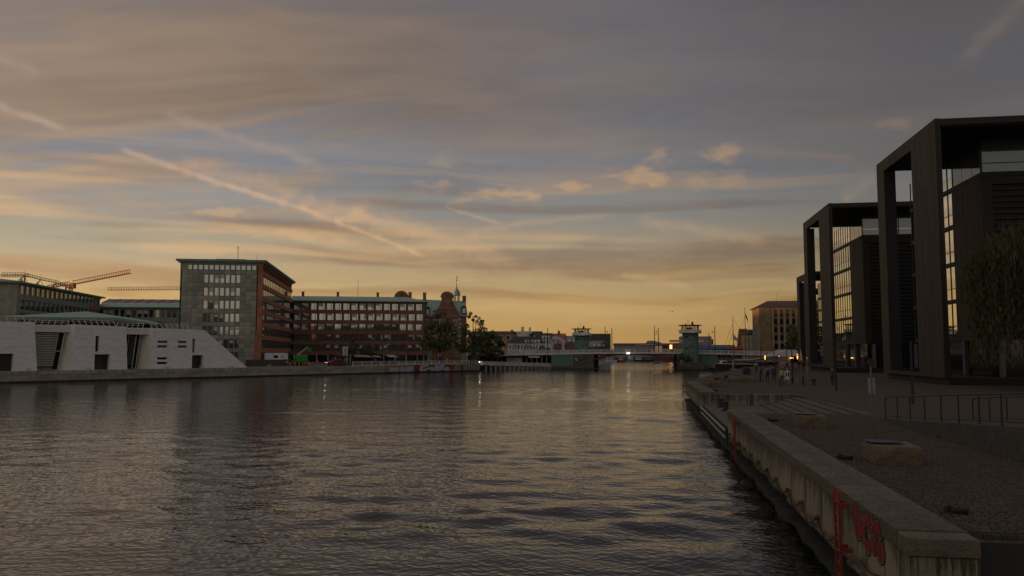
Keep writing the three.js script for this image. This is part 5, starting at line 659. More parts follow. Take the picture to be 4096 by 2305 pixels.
// ---------------------------------------------------------------- people
function person(label, [x, y, z], face, o = {}) {
  const H = o.h || 1.74, k = H / 1.74, st = o.stride ?? 0.2, sw = o.swing ?? 0.18, skirt = o.skirt;
  const C = { skin: [0.36, 0.22, 0.15], top: o.top || [0.05, 0.05, 0.06], leg: o.leg || [0.03, 0.03, 0.04], shoe: o.shoe || [0.02, 0.02, 0.02], hair: o.hair || [0.03, 0.02, 0.015] };
  const bones = [
    [[0, 0.98, 0], [0, 1.12, 0.01], 0.135, 0.13, 'top'], [[0, 1.12, 0.01], [0, 1.36, 0], 0.13, 0.16, 'top'], [[-0.13, 1.4, 0], [0.13, 1.4, 0], 0.085, 0.085, 'top'], [[0, 1.42, 0], [0, 1.55, 0.02], 0.06, 0.055, 'skin'], [[0, 1.6, 0.025], [0, 1.66, 0.02], 0.088, 0.092, 'skin'], [[0, 1.6, 0.11], [0, 1.59, 0.125], 0.018, 0.016, 'skin'],
    [[-0.1, 0.95, 0], [0.1, 0.95, 0], 0.125, 0.125, skirt ? 'leg' : 'leg']];
  for (const s of [-1, 1]) {
    const f = st * s, a = sw * -s, elb = [s * 0.25, 1.13, a * 0.5], han = o.hold && s > 0 ? [s * 0.16, 1.1, 0.26] : [s * 0.27, 0.86, a * 1.2 + 0.06];
    bones.push([[s * 0.095, 0.92, 0], [s * 0.1, 0.5, f * 0.55 + 0.02], 0.1, 0.066, 'leg'], [[s * 0.1, 0.5, f * 0.55 + 0.02], [s * 0.1, 0.1, f - 0.03], 0.064, 0.044, o.bareLegs ? 'skin' : 'leg'], [[s * 0.1, 0.06, f - 0.05], [s * 0.105, 0.045, f + 0.13], 0.045, 0.036, 'shoe']);
    bones.push([[s * 0.19, 1.39, 0], elb, 0.064, 0.048, 'top'], [elb, han, 0.046, 0.034, o.shortSleeve ? 'skin' : 'top'], [han, [han[0], han[1] - 0.08, han[2] + 0.02], 0.036, 0.03, 'skin']);
    for (let q = 0; q < 4; q++) bones.push([[han[0] + (q - 1.5) * 0.004, han[1] - 0.08, han[2] + (q - 1.5) * 0.02], [han[0], han[1] - 0.15 - (q === 1 ? 0.015 : 0), han[2] + (q - 1.5) * 0.024 + 0.02], 0.011, 0.009, 'skin']); bones.push([[han[0], han[1] - 0.03, han[2] + 0.03], [han[0] - s * 0.01, han[1] - 0.09, han[2] + 0.065], 0.013, 0.01, 'skin']);
  }
  const N = 60, mc = new MarchingCubes(N, M.black, false, false, 60000); mc.isolation = 0; const half = N / 2, R = 0.96, fld = mc.field;
  const sd = (px, py, pz, tagged) => { let d = 1e3, best = 1e3, tg = 'top'; for (const [a, b, r0, r1, t] of bones) { const bx_ = b[0] - a[0], by_ = b[1] - a[1], bz_ = b[2] - a[2]; let u = ((px - a[0]) * bx_ + (py - a[1]) * by_ + (pz - a[2]) * bz_) / (bx_ * bx_ + by_ * by_ + bz_ * bz_ + 1e-9); u = u < 0 ? 0 : u > 1 ? 1 : u; const q = Math.hypot(px - a[0] - bx_ * u, py - a[1] - by_ * u, pz - a[2] - bz_ * u) - (r0 + (r1 - r0) * u); if (q < best) { best = q; tg = t; } const h = Math.max(0.028 - Math.abs(d - q), 0) / 0.028; d = Math.min(d, q) - h * h * 0.007; } return tagged ? tg : d; };
  for (let kz = 0; kz < N; kz++) for (let j = 0; j < N; j++) for (let i = 0; i < N; i++) { const px = (i - half) / half * R, py = (j - half) / half * R + 0.88, pz = (kz - half) / half * R; fld[kz * N * N + j * N + i] = Math.abs(px) > 0.42 || Math.abs(pz) > 0.5 ? -0.3 : -sd(px, py, pz); }
  mc.update(); const cnt = mc.count, p = new Float32Array(cnt * 3), nn = new Float32Array(mc.normalArray.slice(0, cnt * 3)), col = new Float32Array(cnt * 3);
  for (let i = 0; i < cnt; i++) { const px = mc.positionArray[i * 3] * R, py = mc.positionArray[i * 3 + 1] * R + 0.88, pz = mc.positionArray[i * 3 + 2] * R; p[i * 3] = px * k; p[i * 3 + 1] = py * k; p[i * 3 + 2] = pz * k; const c = C[sd(px, py, pz, true)]; col.set(c, i * 3); }
  const g = new THREE.BufferGeometry(); g.setAttribute('position', new THREE.BufferAttribute(p, 3)); g.setAttribute('normal', new THREE.BufferAttribute(nn, 3)); g.setAttribute('color', new THREE.BufferAttribute(col, 3));
  const t = thing('person', label, 'person', [x, y, z], face, o.group); part(t, 'body', g, mat(1, 1, 1, 0.85, { vertexColors: true }));
  const hm = mat(...C.hair, 0.8); const hg = [new THREE.SphereGeometry(0.108, 14, 10, 0, 6.29, 0, 1.75).rotateX(-0.5).translate(0, 1.655, 0.005)]; if (o.long) hg.push(new THREE.SphereGeometry(0.1, 12, 10).scale(1, 1.7, 0.62).translate(0, 1.52, -0.06)); part(t, 'hair', mg(hg).scale(k, k, k), hm);
  part(t, 'eyes', mg([-1, 1].map((s) => new THREE.SphereGeometry(0.013, 6, 5).translate(s * 0.034, 1.645, 0.103))).scale(k, k, k), M.dark); part(t, 'mouth', bx(-0.022, 0.022, 1.555, 1.563, 0.098, 0.106).scale(k, k, k), mat(0.2, 0.06, 0.05));
  if (skirt) part(t, 'skirt', new THREE.LatheGeometry([[0.15, 0.98], [0.19, 0.85], [0.24, 0.6], [0.25, 0.5], [0.23, 0.5]].map((q) => new THREE.Vector2(...q)), 18).scale(k, k, k), mat(...skirt, 0.9));
  if (o.jacket) part(t, 'jacket', new THREE.LatheGeometry([[0.19, 0.84], [0.2, 0.95], [0.19, 1.15], [0.21, 1.34], [0.12, 1.45]].map((q) => new THREE.Vector2(...q)), 18, 0.35, 5.58).scale(k, k, k * 0.85), mat(...o.jacket, 0.9, { side: THREE.DoubleSide }));
  if (o.pack) part(t, 'rucksack', new RoundedBoxGeometry(0.3, 0.44, 0.16, 2, 0.06).translate(0, 1.22, -0.2).scale(k, k, k), mat(...o.pack, 0.9));
  return t;
}
const G1 = 'people walking on the right quay';
person('walker in a lilac blue shirt with a dark rucksack', [14.1, 2.1, -97], Math.PI, { top: [0.2, 0.2, 0.36], pack: [0.06, 0.04, 0.05], shortSleeve: true, group: G1 });
person('walker all in black beside the lilac shirt', [14.85, 2.1, -97.2], Math.PI, { h: 1.82, swing: 0.1, group: G1 });
person('long haired walker in a pale yellow jacket and dark jeans', [14.25, 2.1, -88.2], 0.1, { h: 1.68, top: [0.42, 0.33, 0.15], leg: [0.04, 0.05, 0.08], long: true, hold: true, group: G1 });
person('walker in a dark jacket over white top and pale pink skirt', [14.95, 2.1, -89], -0.1, { h: 1.66, top: [0.55, 0.55, 0.55], jacket: [0.025, 0.035, 0.04], skirt: [0.5, 0.42, 0.48], bareLegs: true, long: true, hair: [0.08, 0.05, 0.03], group: G1 });
person('walker in a rust jacket half hidden behind the pink skirt', [15.2, 2.1, -90.6], 0, { h: 1.8, top: [0.12, 0.05, 0.03], group: G1 });
person('lone figure in a long black coat by the second office block', [18.9, 2.1, -86.4], -0.5, { h: 1.84, stride: 0.1, group: G1 });
const G2 = 'people gathered by the cafe tents';
[[27.2, -156, [0.03, 0.03, 0.03]], [28.4, -152.5, [0.02, 0.02, 0.025]], [26.2, -158.5, [0.3, 0.27, 0.22]], [30, -166, [0.05, 0.02, 0.02]], [24.6, -172, [0.04, 0.04, 0.05]], [29, -172, [0.35, 0.33, 0.3]], [25.6, -165, [0.02, 0.03, 0.03]], [18.6, -140, [0.3, 0.3, 0.33]]].forEach(([x, z, c], i) => person(['dark clothed walker among the cafe crowd', 'tall dark figure nearest the second portal frame', 'pale coated walker at the left of the cafe crowd', 'figure in dark red near the cafe tents', 'distant figure by the moored schooner', 'distant figure in a light shirt at the cafe', 'dark figure between the lamp posts at the cafe', 'lone walker in a grey top near the dark bin'][i], [x, 2.08, z], i * 1.3, { top: c, h: 1.7 + (i % 3) * 0.06, group: G2 }));
person('pedestrian crossing the middle of the bridge', [2.1, deckY(2) - 0.02, -257.6], 1.5, { top: [0.06, 0.04, 0.05] });
[[105.3, 2.4, [0.3, 0.33, 0.35], 'pedestrian in a pale top behind the graffiti railing'], [111.6, 2.2, [0.45, 0.36, 0.2], 'pedestrian in a yellow top near the blue sign'], [87.2, 2.6, [0.15, 0.16, 0.18], 'cyclist dressed in grey behind the left white railing']].forEach(([u, v, c, l]) => { const [x, z] = lb(u, v); person(l, [x, 2, z], 1, { top: c }); });
// ---------------------------------------------------------------- left quay furniture
const onL = (u, v) => { const [x, z] = lb(u, v); return [x, 2, z]; };
{
  const r = thing('white_railing', 'long white railing with mesh panels along the left quay', 'railing', [LA[0], 2, LA[1]], LTURN), wm = mat(0.72, 0.7, 0.62, 0.5);
  for (let k = 0; k < 15; k++) { const u = 78.6 + k * 2.85; part(r, 'post', bx(u - 0.07, u + 0.07, 0, 1.05, -0.5, -0.38), wm); if (k < 14) { const g = [bx(u + 0.08, u + 2.77, 0.98, 1.05, -0.47, -0.41), bx(u + 0.08, u + 2.77, 0.08, 0.14, -0.47, -0.41)]; for (let q = 1; q < 12; q++) g.push(bx(u + q * 0.235, u + q * 0.235 + 0.015, 0.14, 0.98, -0.45, -0.435)); for (let q = 1; q < 5; q++) g.push(bx(u + 0.08, u + 2.77, 0.14 + q * 0.17, 0.15 + q * 0.17, -0.45, -0.435)); part(r, 'mesh_panel', g, wm); } }
  for (let k = 0; k < 5; k++) part(r, 'post', bx(119.3 + k * 0.6, 119.36 + k * 0.6, 0, 1.05, -0.5, -0.42), wm);
}
function paint(w, h, W, H, draw) { const c = document.createElement('canvas'); c.width = W; c.height = H; const x = c.getContext('2d'); x.clearRect(0, 0, W, H); draw(x, (p) => [p[0] / w * W, H - p[1] / h * H]); return new THREE.CanvasTexture(c); }
const blobPath = (x, pts, S, smooth) => { x.beginPath(); const q = pts.map(S); if (!smooth) { q.forEach(([a, b], i) => i ? x.lineTo(a, b) : x.moveTo(a, b)); } else { const m = (i) => [(q[i][0] + q[(i + 1) % q.length][0]) / 2, (q[i][1] + q[(i + 1) % q.length][1]) / 2]; x.moveTo(...m(q.length - 1)); for (let i = 0; i < q.length; i++) x.quadraticCurveTo(q[i][0], q[i][1], ...m(i)); } x.closePath(); };
{ // rendered wall with silver and red graffiti
  const SIL = [[[1.49, 1.5], [4.53, 1.52], [4.55, 0.49], [4.16, 0.35], [1.51, 0.4]], [[4.86, 1.67], [5.98, 1.61], [6.37, 1.35], [6.66, 0.9], [6.48, 0.31], [5.03, 0.33], [4.83, 0.93], [5.02, 1.22]], [[6.66, 1.42], [7.14, 1.82], [7.93, 1.85], [8.72, 1.09], [9.13, 0.18], [6.68, 0.23]], [[8.32, 1.62], [9.76, 1.64], [9.13, 0.48]], [[11.86, 1.87], [14.87, 1.99], [14.78, 1.53], [13.03, 1.25], [12.43, 0.8], [16.22, 1.62], [16.75, 0.73], [16.34, 0.2], [14.57, 0.84], [13.76, 0.24], [11.83, 0.28], [11.47, 0.82]], [[16.95, 1.88], [18.42, 1.98], [18.32, 1.24], [18.85, 1.94], [20.66, 1.95], [20.34, 1.21], [19.82, 0.68], [20.98, 1.36], [21.85, 1.47], [22.67, 0.16], [21.1, 0.26], [19.6, 0.68], [18.75, 0.23], [16.86, 0.26], [16.75, 0.96]]];
  const RED = [[[9.9, 1.82], [11.76, 1.84], [11.42, 0.67], [11.73, 0.13], [11.02, 0.3], [10.92, 1.05], [9.9, 1.37]], [[20.66, 1.76], [24.24, 1.87], [24.14, 1.08], [23.27, 0.3], [22.51, 0.63], [21.96, 1.51]]];
  const t = paint(34, 2.1, 2048, 128, (x, S) => { x.fillStyle = '#8a7f6a'; x.fillRect(0, 0, 2048, 128); const r = rng(3); for (let i = 0; i < 900; i++) { x.fillStyle = `rgba(${50 + r() * 60},${45 + r() * 50},${35 + r() * 40},0.16)`; x.fillRect(r() * 2048, r() * 128, 3 + r() * 12, 2 + r() * 22); } x.fillStyle = 'rgba(60,32,18,0.75)'; x.fillRect(590, 6, 760, 112); x.fillStyle = '#96281a'; for (const p of RED) { blobPath(x, p, S); x.fill(); } x.fillStyle = '#6e3c1c'; x.fillRect(1600, 20, 60, 96); for (const p of SIL) { blobPath(x, p, S); x.lineWidth = 7; x.strokeStyle = '#14110f'; x.stroke(); x.fillStyle = '#aeaab4'; x.fill(); x.save(); x.clip(); for (let i = 0; i < 26; i++) { x.fillStyle = `rgba(${90 + r() * 120},${90 + r() * 110},${110 + r() * 110},0.28)`; const [a, b] = S(p[Math.floor(r() * p.length)]); x.fillRect(a - 30 + r() * 50, b - 20 + r() * 40, 6 + r() * 30, 3 + r() * 14); } x.restore(); } x.strokeStyle = '#1a1512'; x.lineWidth = 3; for (const [a, b] of [[[5.2, 1.1], [6.3, 1.0]], [[5.4, 0.5], [5.5, 1.0]], [[7, 1.5], [7.8, 1.2]], [[13.1, 1.3], [12.6, 1.5]], [[18.2, 0.6], [18.9, 1.2]], [[14.3, 0.5], [15.8, 0.6]], [[15.2, 1.2], [16.2, 1.1]]]) { x.beginPath(); x.moveTo(...S(a)); x.lineTo(...S(b)); x.stroke(); } });
  t.colorSpace = THREE.SRGBColorSpace; const g = new THREE.BoxGeometry(34, 1.72, 0.13); const uv = g.attributes.uv; for (let i = 0; i < uv.count; i++) uv.setY(i, 0.16 + uv.getY(i) * 0.82);
  const m = part(wallL, 'graffiti_wall', g, mat(1, 1, 1, 0.85, { map: t }), 'rendered stretch of quay wall covered in silver and red graffiti'); m.position.set(88 + 17, 1.2, 0.09);
}
{ // site hut on a plinth, no-entry signs, lift, poles
  const h = thing('site_hut', 'white site hut with a dark window below the brick flank', 'hut', onL(64.2, 12.4), LTURN); part(h, 'plinth_wall', bx(-5.6, 4.3, 0, 1.55, -3, 0), gm(0.09, 0.08, 0.06, 0.9)); part(h, 'cabin', bx(-0.8, 4, 1.58, 3.15, -2.6, -0.1), M.white); part(h, 'window', bx(0.1, 1.3, 1.95, 2.6, -0.1, -0.06), M.glassDark); part(h, 'door_sign', [bx(2.2, 2.34, 1.95, 2.6, -0.1, -0.07), bx(2.5, 2.7, 2.2, 2.6, -0.1, -0.07)], mat(0.1, 0.05, 0.06));
  for (const [u, l] of [[67.5, 'no entry sign beside the white site hut'], [76, 'no entry sign left of the red car']]) { const s = thing('no_entry_sign', l, 'road sign', onL(u, 11.6), LTURN, 'no entry signs'); part(s, 'post', rod([0, 0, -0.05], [0, 1.3, -0.05], 0.04), M.steel); part(s, 'disc', new THREE.CylinderGeometry(0.42, 0.42, 0.04, 20).rotateX(Math.PI / 2).translate(0, 1, 0), M.red); part(s, 'bar', bx(-0.28, 0.28, 0.93, 1.08, 0.022, 0.035), M.whiteTrim); }
  const l = thing('boom_lift', 'green boom lift with raised arm before the brick office', 'boom lift', onL(71.8, 14), LTURN); part(l, 'chassis', bx(-0.6, 3.2, 0.9, 1.3, -2, 0), M.green); part(l, 'body', new RoundedBoxGeometry(3.2, 1.5, 1.8, 1, 0.15).translate(1.6, 1.9, -1), M.green); part(l, 'boom', [bar([-0.3, 2, -1], [3.6, 4.6, -1], 0.24)], gm(0.45, 0.42, 0.3, 0.6)); part(l, 'boom_ram', bar([0.3, 1.9, -0.9], [3.4, 4, -0.9], 0.12), M.steel); part(l, 'basket', [bx(3.5, 4.4, 3.4, 4.4, -1.5, -0.5)], M.green); for (const x of [0, 2.6]) for (const z of [-1.9, -0.1]) part(l, 'wheel', new THREE.CylinderGeometry(0.5, 0.5, 0.35, 14).rotateX(Math.PI / 2).translate(x, 0.5, z), M.tyre);
  const pr = rng(44), ORD = ['first', 'second', 'third', 'fourth', 'fifth', 'sixth', 'seventh', 'eighth', 'ninth', 'tenth', 'eleventh', 'twelfth', 'thirteenth', 'fourteenth', 'fifteenth']; for (let k = 0; k < 15; k++) { const u = 66.8 + k * 0.46 + (pr() - 0.5) * 0.2, p = thing('traffic_bollard', ORD[k] + ' orange traffic bollard from the white hut towards the red car', 'bollard', onL(u, 9 + pr()), LTURN, 'orange traffic bollards'); part(p, 'post', rod([0, 0, 0], [0, 1, 0], 0.07, 0.06), mat(0.6, 0.12, 0.03, 0.6)); part(p, 'band', rod([0, 0.62, 0], [0, 0.76, 0], 0.072, 0.068), M.whiteTrim); part(p, 'foot', new THREE.CylinderGeometry(0.2, 0.24, 0.08, 10).translate(0, 0.04, 0), M.tyre); }
}
{ // red car, headlights on
  const c = thing('red_car', 'dark red estate car with headlights on, on the left quay', 'car', onL(76.2, 4.4), LTURN + Math.PI - 0.25), paint_ = new THREE.MeshPhysicalMaterial({ roughness: 0.35, clearcoat: 0.8 }); paint_.color.setRGB(0.16, 0.02, 0.015);
  const bodyG = new THREE.ExtrudeGeometry(new THREE.Shape([[-2.1, 0.35], [2.1, 0.35], [2.15, 0.75], [1.9, 0.92], [1.0, 1.02], [0.3, 1.48], [-1.5, 1.5], [-2.0, 1.05], [-2.15, 0.8]].map((p) => new THREE.Vector2(...p))), { depth: 1.6, bevelEnabled: true, bevelSize: 0.08, bevelThickness: 0.08, bevelSegments: 2 }); bodyG.translate(0, 0, -0.8); part(c, 'body', bodyG, paint_);
  for (const s of [-1, 1]) { part(c, 'side_window', slab([[0.85, 1.03], [0.25, 1.42], [-1.45, 1.43], [-1.75, 1.05]], s > 0 ? 0.885 : -0.895, s > 0 ? 0.895 : -0.885), M.glassDim); part(c, 'headlight', new RoundedBoxGeometry(0.1, 0.16, 0.34, 1, 0.04).translate(2.18, 0.78, s * 0.6), mat(1, 1, 0.9, 0.4, { emissive: new THREE.Color(1, 0.93, 0.75), emissiveIntensity: 2.5 })); for (const x of [-1.35, 1.35]) { const w = part(c, 'wheel', new THREE.CylinderGeometry(0.33, 0.33, 0.22, 18).rotateX(Math.PI / 2).translate(x, 0.33, s * 0.8), M.tyre); part(w, 'rim', new THREE.CylinderGeometry(0.2, 0.2, 0.02, 14).rotateX(Math.PI / 2).translate(x, 0.33, s * 0.92), M.steel); } }
  part(c, 'windscreen', poly([[1.02, 1.06, -0.72], [1.02, 1.06, 0.72], [0.38, 1.5, 0.66], [0.38, 1.5, -0.66]], [[0, 1, 2, 3]]), M.glassDim);
  const hl = new THREE.PointLight(new THREE.Color(1, 0.93, 0.75), 0.6); hl.name = 'headlight_glow'; hl.position.set(2.5, 0.78, 0); hl.castShadow = true; c.add(hl);
}
{ // poster container and the tall white sign
  const k = thing('black_container', 'black container with a pale printed figure beside the white sign', 'container', onL(80.6, 6.6), LTURN); part(k, 'box', new RoundedBoxGeometry(3.4, 2.4, 2.2, 1, 0.05).translate(0, 1.25, -1.1), mat(0.022, 0.028, 0.028, 0.6)); part(k, 'side_panel', bx(-3.2, -1.74, 0.1, 2.35, -1.6, -0.3), mat(0.02, 0.026, 0.026, 0.6)); part(k, 'rim', [bx(-1.7, -1.62, 0.1, 2.4, 0, 0.04), bx(-1.6, 1.7, 0.12, 0.2, 0, 0.04)], M.steel);
  const pm = mat(0.4, 0.4, 0.38, 0.8); part(k, 'printed_figure', [new THREE.TorusGeometry(0.5, 0.09, 8, 20, Math.PI).translate(0.55, 1.45, 0.02), new THREE.CircleGeometry(0.28, 16).translate(0.6, 1.35, 0.02), bx(0.1, 1.2, 0.62, 0.72, 0.01, 0.03), bx(0.05, 0.13, 0.8, 1.4, 0.01, 0.03)], pm); part(k, 'printed_figure', [new THREE.CircleGeometry(0.24, 16).translate(-2.5, 1.9, -0.29), bx(-2.7, -2.25, 1.2, 1.55, -0.295, -0.285), bx(-2.62, -2.3, 0.85, 1.05, -0.295, -0.285)], pm);
  const s = thing('tall_white_sign', 'tall white sign with a red ring between two red bars', 'sign', onL(80.4, 6.0), LTURN); part(s, 'board', new RoundedBoxGeometry(1.55, 2.25, 0.12, 1, 0.03).translate(0, 3.6, 0), gm(0.72, 0.62, 0.52, 0.7)); part(s, 'post', [bar([0.62, 0, 0], [0.62, 2.5, 0], 0.1), bar([-0.62, 2.35, 0], [-0.62, 2.5, 0], 0.1)], gm(0.4, 0.42, 0.36, 0.6)); const rm = mat(0.42, 0.05, 0.035, 0.6); part(s, 'ring', new THREE.TorusGeometry(0.42, 0.065, 6, 26).scale(0.95, 1.1, 0.3).translate(0, 3.68, 0.08), rm); part(s, 'bar', [bx(-0.07, 0.07, 4.1, 4.55, 0.06, 0.09), bx(-0.07, 0.07, 2.65, 3.24, 0.06, 0.09)], rm); part(s, 'small_print', [bx(-0.2, 0.2, 3.6, 3.78, 0.06, 0.08)], mat(0.2, 0.22, 0.22)); part(s, 'small_print', bx(-0.42, -0.12, 2.75, 2.85, 0.06, 0.08), rm);
  for (const [u0, u1, lab] of [[87.6, 96.4, 'long low stall with a pale grey roof behind the white railing'], [98.6, 102.2, 'short low stall with a pale roof behind the white railing']]) { const t = thing('market_stall', lab, 'stall', onL(u0, 12), LTURN, 'low stalls'), w = u1 - u0; part(t, 'roof', poly([[0, 2.05, 0.6], [w, 1.95, 0.6], [w - 0.6, 2.5, -1], [0.2, 2.6, -1]], [[0, 1, 2, 3]]), gm(0.36, 0.34, 0.36, 0.7)); part(t, 'counter', bx(0.2, w - 0.2, 0, 1, -0.2, 0.2), M.brickDark); part(t, 'back', bx(0.1, w - 0.1, 0, 2.2, -1.4, -1.2), M.dark); for (const x of [0.2, w - 0.3]) part(t, 'post', bx(x, x + 0.1, 0, 2, 0.4, 0.5), M.steelDark); }
  const b = thing('blue_sign', 'blue rectangular sign on a pole before the gabled house', 'sign', onL(110.5, 4), LTURN); part(b, 'board', bx(-0.35, 0.35, 1.9, 3.1, 0, 0.06), mat(0.06, 0.09, 0.3, 0.5)); part(b, 'edge', [bx(-0.39, -0.35, 1.9, 3.1, 0, 0.065), bx(0.35, 0.39, 1.9, 3.1, 0, 0.065)], M.whiteTrim); part(b, 'post', rod([0.2, 0, -0.05], [0.2, 3.1, -0.05], 0.05), M.steel);
  const L = thing('shrub_lamp', 'bright lamp at the foot of the clipped shrub', 'lamp', onL(123.2, 1.2), LTURN); part(L, 'post', rod([0, 0, 0], [0, 0.4, 0], 0.06), M.steelDark); part(L, 'lamp_globe', new THREE.SphereGeometry(0.15, 10, 8).translate(0, 0.52, 0.1), mat(1, 1, 0.9, 0.5, { emissive: new THREE.Color(1, 0.98, 0.8), emissiveIntensity: 3 })); const pl = new THREE.PointLight(new THREE.Color(1, 0.97, 0.8), 0.4); pl.name = 'shrub_lamp_light'; pl.position.set(0, 0.55, 0.4); pl.castShadow = true; L.add(pl);
  for (const [u, v, h, l] of [[96.5, 9, 5.6, 'green topped street lamp left of the brick office corner'], [106.6, 9, 5.4, 'green topped street lamp at the brick office corner'], [118, 6, 9, 'slim dark pole left of the clipped shrub'], [90.5, 8, 7, 'slim grey pole behind the white railing']]) { const s = thing('street_lamp', l, 'street lamp', onL(u, v), LTURN, 'street lamps on the left quay'); part(s, 'pole', rod([0, 0, 0], [0, h - 0.3, 0], 0.07, 0.05), M.steelDark); part(s, 'lamp_hood', new THREE.ConeGeometry(0.35, 0.4, 12).translate(0, h - 0.1, 0), M.copper); }
  for (const [u, l] of [[8, 'pale stone bench by the first door of the white building'], [18, 'pale stone bench left of the middle door'], [27.6, 'pale stone bench below the second louvred recess'], [33, 'pale stone bench below the slit windows'], [40.2, 'pale stone bench before the right door'], [47, 'pale stone bench near the slanted end'], [56, 'pale stone bench past the slanted end']]) { const t = thing('quay_table', l, 'bench', onL(u, 0.75), LTURN, 'small pale benches along the left quay'); part(t, 'seat', bx(-0.5, 0.5, 0.42, 0.5, -0.2, 0.2), M.cream); for (const x of [-0.22, 0.2]) part(t, 'leg', bx(x, x + 0.06, 0.06, 0.42, -0.15, 0.15), M.cream); }
}
// ---------------------------------------------------------------- boats
function boat(name, label, [x, z], turn, L, W, hull, o = {}) {
  const b = thing(name, label, 'boat', [x, 0, z], turn, o.group), n = 9, v = [], f = [];
  for (let i = 0; i <= n; i++) { const t = i / n, w = W / 2 * Math.pow(Math.sin(Math.min(1, 0.25 + t * 0.95) * Math.PI * 0.5 + (t > 0.75 ? 0 : 0)), 1) * (t < 0.12 ? 0.86 : 1) * (1 - Math.pow(Math.max(0, (t - 0.55) / 0.45), 2)), sh = (o.fb || 1) * (1 + 0.25 * (t - 0.4) * (t - 0.4) * 4); const X = -L / 2 + L * t; v.push([X, -0.4, -w * 0.7], [X, sh, -w], [X, sh, w], [X, -0.4, w * 0.7]); if (i < n) { const a = i * 4, c = a + 4; f.push([a, c, c + 1, a + 1], [a + 1, c + 1, c + 2, a + 2], [a + 2, c + 2, c + 3, a + 3]); } }
  f.push([0, 1, 2, 3]); part(b, 'hull', poly(v, f), hull); if (o.rail) part(b, 'gunwale', [bar([-L / 2, (o.fb || 1) * 1.1, W / 2 * 0.9], [L * 0.2, (o.fb || 1) + 0.04, W / 2], 0.1), bar([-L / 2, (o.fb || 1) * 1.1, -W / 2 * 0.9], [L * 0.2, (o.fb || 1) + 0.04, -W / 2], 0.1)], o.rail);
  if (o.cabin) { const [c0, c1, ch, cm] = o.cabin; const c = part(b, 'cabin', new RoundedBoxGeometry(c1 - c0, ch, W * 0.72, 1, 0.1).translate((c0 + c1) / 2, (o.fb || 1) + ch / 2, 0), cm); for (let i = 0; i < Math.floor((c1 - c0) / 1.2); i++) for (const s of [-1, 1]) part(c, 'cabin_window', bx(c0 + 0.3 + i * 1.2, c0 + 1.2 + i * 1.2, (o.fb || 1) + ch * 0.42, (o.fb || 1) + ch * 0.8, s * W * 0.362 - 0.015, s * W * 0.362 + 0.015), M.glassDark); }
  for (const [mx, mh] of o.masts || []) part(b, 'mast', rod([mx, 0.5, 0], [mx, mh, 0], 0.16, 0.06), M.wood); return b;
}
boat('tour_boat', 'white tour boat moored under the left of the arch', [-17.4, -381], 0.05, 10.5, 3.6, M.white, { cabin: [-4.2, 3.4, 1.5, M.white], fb: 1.1 });
boat('red_boat', 'small boat with red hull beyond the arch', [-11.4, -422], 0.1, 4.6, 2, M.red, { cabin: [-1, 0.8, 1.6, M.whiteTrim], fb: 0.9, masts: [[0.4, 4.5]] });
boat('blue_boat', 'pale blue motor boat right of the red boat', [-6.6, -432], 1.2, 5.2, 2.4, mat(0.25, 0.33, 0.36, 0.5), { cabin: [-1.6, 0.6, 1.8, M.whiteTrim], fb: 1.3 });
boat('dinghy', 'small dinghy adrift in the middle of the arch', [5.9, -372], 0.4, 2.6, 1.2, mat(0.1, 0.11, 0.13, 0.5), { fb: 0.5 });
boat('motor_boat', 'dark motor boat near the far right bank', [3, -452], 0.2, 6, 2.2, M.black, { cabin: [-1.6, 0.6, 1, M.roofGrey], fb: 0.7 });
boat('motor_boat', 'grey motor boat between the blue boat and the dinghy', [-1.8, -446], 0.3, 6.5, 2.2, M.steelDark, { cabin: [-2, 0.8, 1.4, M.white], fb: 0.8 });
{
  const s = boat('schooner', 'two masted wooden schooner with furled sails moored at the right quay', [26.4, -223], 0.06, 15, 4, gm(0.02, 0.019, 0.018, 0.6), { fb: 2.1, rail: M.whiteTrim, masts: [[-2.6, 15], [0.6, 17.2]], cabin: [-4.6, -2.4, 1.1, M.wood] });
  const sail = gm(0.4, 0.34, 0.27, 0.9); part(s, 'furled_sail', tube([[-2.4, 3.1, 0], [0, 3.2, 0.1], [1.4, 3.15, 0]], 0.3, 16, 8), sail); part(s, 'furled_sail', tube([[0.8, 3, 0], [3.6, 3.5, 0.1], [7.6, 4.2, 0]], 0.28, 18, 8), sail);
  part(s, 'boom', [rod([-2.5, 2.8, 0], [1.2, 2.85, 0], 0.1), rod([0.7, 2.7, 0], [8, 4, 0], 0.1)], M.wood); part(s, 'rigging', [[-2.6, 13, -6.6, 2.6], [-2.6, 11, -5.4, 2.4], [0.6, 16, 4, 2.4], [-2.6, 14, 0.6, 10], [0.6, 15, -2.6, 6], [-2.6, 10, -1.6, 2.2]].map(([a, b, c, d]) => rod([a, b, 0], [c, d, 0], 0.03, 0.03, 4)), M.steelDark);
  part(s, 'bowsprit', rod([7, 2.4, 0], [11, 3.4, 0], 0.14, 0.07), M.wood); part(s, 'flag', poly([[0.7, 15.8, 0], [1.3, 14.2, 0.1], [1.4, 13.4, 0.2], [0.75, 14.6, 0]], [[0, 1, 2, 3]]), mat(0.3, 0.04, 0.03, 0.8, { side: THREE.DoubleSide })); part(s, 'flag', poly([[-2.5, 10.2, 0], [-1.6, 9, 0.1], [-1.5, 8.2, 0.1], [-2.4, 8.6, 0]], [[0, 1, 2, 3]]), mat(0.4, 0.45, 0.45, 0.8, { side: THREE.DoubleSide }));
}
boat('workboat', 'low workboat with yellow deckhouse beside the right bridge pier', [21.6, -236], 0.3, 7, 2.6, M.black, { cabin: [-1.8, 0, 1.4, mat(0.3, 0.2, 0.05, 0.6)], fb: 0.8 });
